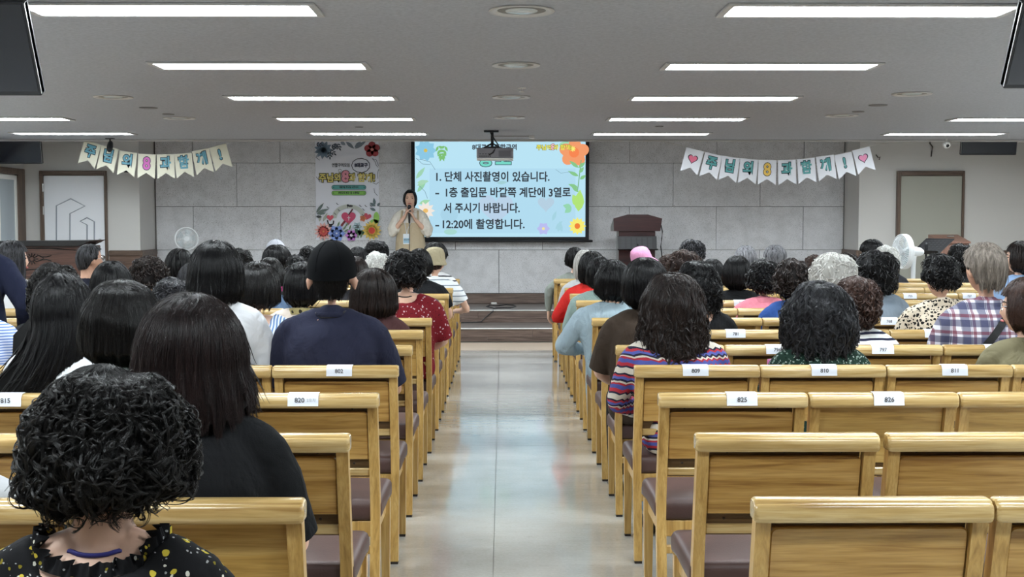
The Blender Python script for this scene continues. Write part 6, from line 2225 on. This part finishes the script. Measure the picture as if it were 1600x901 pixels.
# ------------------------------------------------------------------ standing figures
def stand(key, label, X, Y, z0, Hh, shirt, hairkw, hc, arms, sleeve_f, bw=1.0, trousers='trous', turn=0, tilt=0, voxel=.012, male=False, face=True, face_dir=1):
    """standing figure of height Hh on z0; face_dir +1 looks along +y, -1 looks at the camera"""
    root = thing('person', label, 'person', (X, Y, z0), 0 if face_dir > 0 else math.pi)
    PEOPLE[key] = root
    k = Hh / 1.60
    zs = (Hh - .30)
    hs = 1.0
    neck = Vector((0, .0, Hh - .235)); C7 = Vector((0, -.012, Hh - .27))
    Mh = Matrix.Translation(neck) @ Matrix.Rotation(R(-turn), 4, 'Z') @ Matrix.Rotation(R(-tilt), 4, 'X') @ Matrix.Translation(Vector((0, .018, .12)))
    zc = Hh * .51
    sec = [(zc - .05, .15, .105), (zc + .06, .168, .115), (zc + .16, .150, .10), (zc + .26, .130 * bw, .092), (zs - .16, .148 * bw, .108), (zs - .05, .158 * bw, .10), (zs + .01, .118 * bw, .075), (zs + .045, .068, .058)]
    def rings(g, kk, sl=None):
        out = []
        for z, hw, hd in sec[:sl]:
            out.append([((hw * kk + g) * math.copysign(abs(math.cos(a)) ** .82, math.cos(a)), (hd * kk + g) * math.copysign(abs(math.sin(a)) ** .82, math.sin(a)), z) for a in [2 * math.pi * j / 22 for j in range(22)]])
        return out
    b = MB(); s = MB(); t = MB()
    head_shape(b, Mh, hs, (40, 30))
    b.tube([C7 + Vector((0, .01, -.06)), C7 + Vector((0, .008, 0)), Mh @ Vector((0, -.02, -.05))], [.06, .05, .048], 14)
    b.loft(rings(0, .94)); s.loft(rings(.014, 1.0, 7))
    hm = MB()
    for sd, kk in ((-1, 'L'), (1, 'R')):
        sh = Vector((sd * .155 * bw, -.005, zs - .03))
        el, wr, f_, side, palm, curl = arms[kk](sh, sd, zs)
        b.tube([Vector((sd * .045, 0, zs + .03)), Vector((sd * .10, 0, zs + .006)), sh], [.042, .045, .043], 12)
        b.tube([sh, lerp(sh, el, .5), el], [.044, .039, .033], 12)
        b.tube([el, lerp(el, wr, .35), wr], [.033, .034, .023], 12)
        hand(hm, wr, f_, side, palm, curl)
        s.tube([Vector((sd * .055, 0, zs + .028)), Vector((sd * .10, 0, zs + .008)), sh], [.05, .056, .06], 12)
        if sleeve_f > 1.2:
            s.tube([sh, lerp(sh, el, .5), el], [.062, .064, .058], 12); s.tube([el, lerp(el, wr, .55), lerp(el, wr, .95)], [.058, .05, .036], 12)
        else:
            s.tube([sh, lerp(sh, el, .45), lerp(sh, el, .85), lerp(sh, el, 1.0)], [.064, .078, .086, .06], 14)
            s.tube([lerp(sh, el, .9), el, lerp(el, wr, .12)], [.06, .062, .052], 14)
        hip = Vector((sd * .085, 0, zc - .02)); kn = Vector((sd * .09, .015, Hh * .285)); an = Vector((sd * .09, -.015, .09))
        b.tube([hip, lerp(hip, kn, .5), kn], [.078, .07, .05], 14); b.tube([kn, lerp(kn, an, .35), an, an - Vector((0, 0, .045))], [.05, .05, .032, .033], 12)
        b.tube([an + Vector((0, -.02, -.05)), an + Vector((0, .10, -.06))], [(.033, .028), (.036, .02)], 10)
        t.tube([hip, lerp(hip, kn, .5), kn, lerp(kn, an, .5), an + Vector((0, 0, .01))], [.094, .084, .070, .064, .056], 14)
        link('shoe', SHOE['black'], root, Vector((sd * .09, -.015, 0)))
    t.loft(rings(.012, 1.0, 3))
    body = remesh_obj('body', b, voxel, SKIN, root, join_extra(hm), 3)
    if face: face_parts(Mh, body, hs)
    remesh_obj('shirt', s, max(.010, voxel), C[shirt], root, neck_push(zs, None, 0, 1), 4)
    remesh_obj('trousers', t, .016, C[trousers], root, None, 4)
    hr = Hair(**hairkw)
    hb = MB(); hb.loft([[Mh @ Vector(p) for p in ring] for ring in hr.shell(52, 26)])
    ho = hb.build('hair', HAIR[hc], root, 70)
    add_strands(hr.strands(1400, 12, 'straight', .001), .30 * Y / FPX, HAIR[hc], Mh, ho)
    return root, zs, Mh, rings, zc


# the speaker, holding a microphone with both hands in front of her mouth
Ysp = 16.15
sp_top = at(641, 296, Ysp)
HS = sp_top.z - STAGE_Z - .018


def mic_arm(low):
    def f(sh, sd, zs):
        # local frame looks along +y towards the hall; the speaker's right side is +x
        el = Vector((sd * .235, .05, zs - .255))
        tgt = Vector((sd * .020, .165, HS - (.265 if not low else .30)))
        d = Vector((-sd * .30, .35, .85)).normalized()
        wr = Vector((sd * .062, .150, HS - (.335 if not low else .365)))
        return el, wr, Vector((-sd * .42, .12, .9)), Vector((-sd * .25, .9, 0)) if False else Vector((0, -.9, .3)), Vector((-sd * 1.0, .1, -.1)), .55
    return f


spk_root, zsp, Msp, rsp, zcp = stand('speaker', 'woman speaking on the stage in ivory blouse and beige apron, holding microphone', sp_top.x, Ysp, STAGE_Z, HS, 'ivory',
      dict(W=.172, th=.013, zeq=.0, back=-.085, side=-.06, front=.082, face=50, tuck=.12, flare=.9), 'black', {'L': mic_arm(True), 'R': mic_arm(False)}, 1.0, 1.0, 'dark', 0, -3, .008, face_dir=-1)
# apron over the blouse
ap = MB()
ringsA = []
m_ap = C['apron']
def apron_pt(a, z, g):
    # front half of the torso section
    secs = [(zcp - .32, .21, .15), (zcp - .05, .172, .13), (zcp + .06, .178, .132), (zcp + .16, .165, .118), (zcp + .26, .146, .112), (zsp - .16, .162, .128), (zsp - .05, .168, .116)]
    zz = [q[0] for q in secs]
    hw = np.interp(z, zz, [q[1] for q in secs]) + g; hd = np.interp(z, zz, [q[2] for q in secs]) + g
    return (hw * math.sin(a), hd * math.cos(a), z)
rows = []
for z, amax in ((zcp - .32, 120), (zcp - .1, 118), (zcp + .06, 112), (zcp + .16, 100), (zcp + .24, 78), (zsp - .2, 50), (zsp - .12, 42)):
    rows.append([apron_pt(R(-amax + 2 * amax * i / 20), z, .020) for i in range(21)])
v = [p for r in rows for p in r]; n = 21
v2 = [(x * .985, y * .985, z) for x, y, z in v]
f = []
for i in range(len(rows) - 1):
    for j in range(20):
        f.append((i * n + j, i * n + j + 1, (i + 1) * n + j + 1, (i + 1) * n + j))
        f.append((len(v) + i * n + j, len(v) + (i + 1) * n + j, len(v) + (i + 1) * n + j + 1, len(v) + i * n + j + 1))
ap.add(v + v2, f)
apron = ap.build('apron', m_ap, spk_root, 60)
for sd in (-1, 1):
    MB().tube([(sd * .105, .135, zsp - .14), (sd * .112, .118, zsp - .06), (sd * .105, .065, zsp + .035), (sd * .098, -.02, zsp + .05), (sd * .10, -.10, zsp - .03)], [(.014, .004)] * 5, 8).build('apron_strap', m_ap, apron, 60)
# open collar
for sd in (-1, 1):
    MB().add([Vector((sd * .066, .01, zsp + .062)), Vector((sd * .02, .082, zsp + .0)), Vector((sd * .085, .108, zsp - .045)), Vector((sd * .098, .05, zsp + .03)),
              Vector((sd * .066, .006, zsp + .056)), Vector((sd * .02, .076, zsp - .006)), Vector((sd * .085, .102, zsp - .051)), Vector((sd * .098, .045, zsp + .024))],
             [(0, 1, 2, 3), (7, 6, 5, 4), (0, 4, 5, 1), (1, 5, 6, 2), (2, 6, 7, 3), (3, 7, 4, 0)]).build('collar', C['ivory'], spk_root)
# microphone with its cable, a thing of its own
ux = -1
mic = thing('microphone', 'black microphone with hanging cable held by the speaker', 'microphone', (sp_top.x, Ysp, STAGE_Z), math.pi)
mz = HS - .225
MB().ellipsoid((0, .168, mz + .012), (.026, .026, .03), 14, 10).build('mesh_head', plain('mic_mesh', lin(40, 40, 44), .5, .4), mic, 60)
MB().tube([(0, .172, mz - .012), (0, .178, mz - .07), (0, .184, mz - .19)], [.021, .016, .0125], 12).build('handle', m_black, mic, 50)
MB().tube([(0, .184, mz - .19), (.0, .19, mz - .35), (.004, .19, mz - .7), (.01, .2, .25), (.05, .3, .02), (.3, .2, .012), (.6, -.1, .012)], .005, 6).build('cable', m_black, mic, 60)
# name badge on a lanyard
MB().tube([(-.065, .0, zsp + .055), (-.055, .10, zsp - .02), (-.01, .142, zsp - .13), (.03, .152, zsp - .22), (.035, .152, zsp - .27)], .004, 5).build('lanyard', plain('lanyard_white', lin(206, 210, 216), .6), spk_root, 60)
MB().tube([(.066, .0, zsp + .055), (.07, .10, zsp - .02), (.062, .142, zsp - .13), (.045, .152, zsp - .22), (.038, .152, zsp - .27)], .004, 5).build('lanyard', _M['lanyard_white'], spk_root, 60)
bd = MB().box(-.005, .085, .150, .154, zsp - .40, zsp - .265, .001).build('name_badge', plain('badge_white', lin(216, 224, 230), .3), spk_root)
MB().box(.0, .08, .1542, .1546, zsp - .385, zsp - .32).build('badge_print', plain('badge_blue', lin(150, 186, 206), .5), bd)
text('badge_text', '8대교구', .022, m_ink, bd, (.04, .1552, zsp - .345), .0005, rot=(math.pi / 2, 0, math.pi))

# man in navy jacket standing at the picture edge between the rows
Yn = 6.70
pe = at(-30, 300, Yn)


def jacket_arm(sh, sd, zs):
    el = Vector((sd * .30, -.02, zs - .24)) if sd > 0 else Vector((sd * .25, .05, zs - .27))
    wr = Vector((sd * .20, .20, zs - .40)) if sd > 0 else Vector((sd * .12, .25, zs - .36))
    d = (wr - el).normalized()
    return el, wr, d, Vector((-sd, .3, .3)), Vector((0, .1, -1)), .5


jr, zj_, Mj, rj, zcj = stand('navy_man', 'man in navy jacket standing at picture edge, only his bent elbow showing', at(-42, 450, Yn).x, Yn, 0, 1.56, 'navysuit',
      dict(W=.18, th=.012, zeq=.012, back=-.095, side=-.002, front=.06, face=66, tuck=.1, flare=.86), 'black', {'L': jacket_arm, 'R': jacket_arm}, 2.0, 1.1, 'trous', 0, 12, .013, True, True, 1)

# ------------------------------------------------------------------ small worn things
# frilled collar, straps
bake()
snap_bands()
b1 = [c for c in r1.children if c.name.startswith('body')][0]
T1 = bvh(b1)
zs1 = J1['zs']
v = []
N = 260
for i in range(N + 1):
    a = R(-215 + 250 * i / N)
    rr = .104
    x, y = rr * math.cos(a), .014 + (rr if math.sin(a) > 0 else .071) * math.sin(a)
    h = T1.ray_cast(Vector((x, y, zs1 + .1)), Vector((0, 0, -1)), .4)
    z = h[0].z if h[0] is not None else zs1
    wob = .006 * math.sin(a * 24) + .004 * math.sin(a * 41)
    o = Vector((math.cos(a), math.sin(a), 0))
    v += [Vector((x, y, z + .002)) + o * .012, Vector((x, y, z + .016)) + o * (.004 + wob), Vector((x, y, z + .026)) + o * (-.002 + 1.6 * wob)]
fr = MB()
fr.add(v, [(3 * i + j, 3 * i + j + 1, 3 * i + j + 4, 3 * i + j + 3) for i in range(N) for j in range(2)])
fr.build('frill', C['floralblk'], r1, 60)

# strap with buckle on the plaid shirt
pm = PEOPLE['plaid_man']
shp = [c for c in pm.children if c.name.startswith('shirt')][0]
TS = bvh(shp)
zsm = at(1543, 383, rowY(4) + .22).z - .016 - .34
L = []
for i in range(18):
    t = i / 17
    x = .105 - .275 * t; z = zsm + .05 - .34 * t
    h = TS.ray_cast(Vector((x, -.5, z)), Vector((0, 1, 0)), 1.0)
    L.append((h[0] if h[0] is not None else Vector((x, -.02, z))) + Vector((0, -.006, 0)))
mb = MB()
d = Vector((-.275, 0, -.34)).normalized(); s_ = Vector((d.z, 0, -d.x)) * .019
v = [p + s_ for p in L] + [p - s_ for p in L]
v += [p + Vector((0, .004, 0)) for p in v]
n = 18
mb.add(v, [f_ for i in range(n - 1) for f_ in ((i, i + 1, n + i + 1, n + i), (2 * n + i, 3 * n + i, 3 * n + i + 1, 2 * n + i + 1), (i, 2 * n + i, 2 * n + i + 1, i + 1), (n + i, n + i + 1, 3 * n + i + 1, 3 * n + i))])
st = mb.build('shoulder_strap', plain('black_webbing', lin(22, 22, 24), .7), pm)
o = MB().box(-.025, .025, -.006, .004, -.016, .016, .003).build('buckle', plain('gunmetal', lin(90, 90, 92), .3, .8), st, None, L[12])
o.rotation_euler = (0, R(-50), 0)
# hair clips
for key, off in (('olive_top', (.045, -.118, .035)), ('clip_curl', (-.0, -.05, .135))):
    ob = PEOPLE[key]

print('objects', len(bpy.data.objects), 'tris', sum(len(m.polygons) * 2 * 1 for m in bpy.data.meshes))
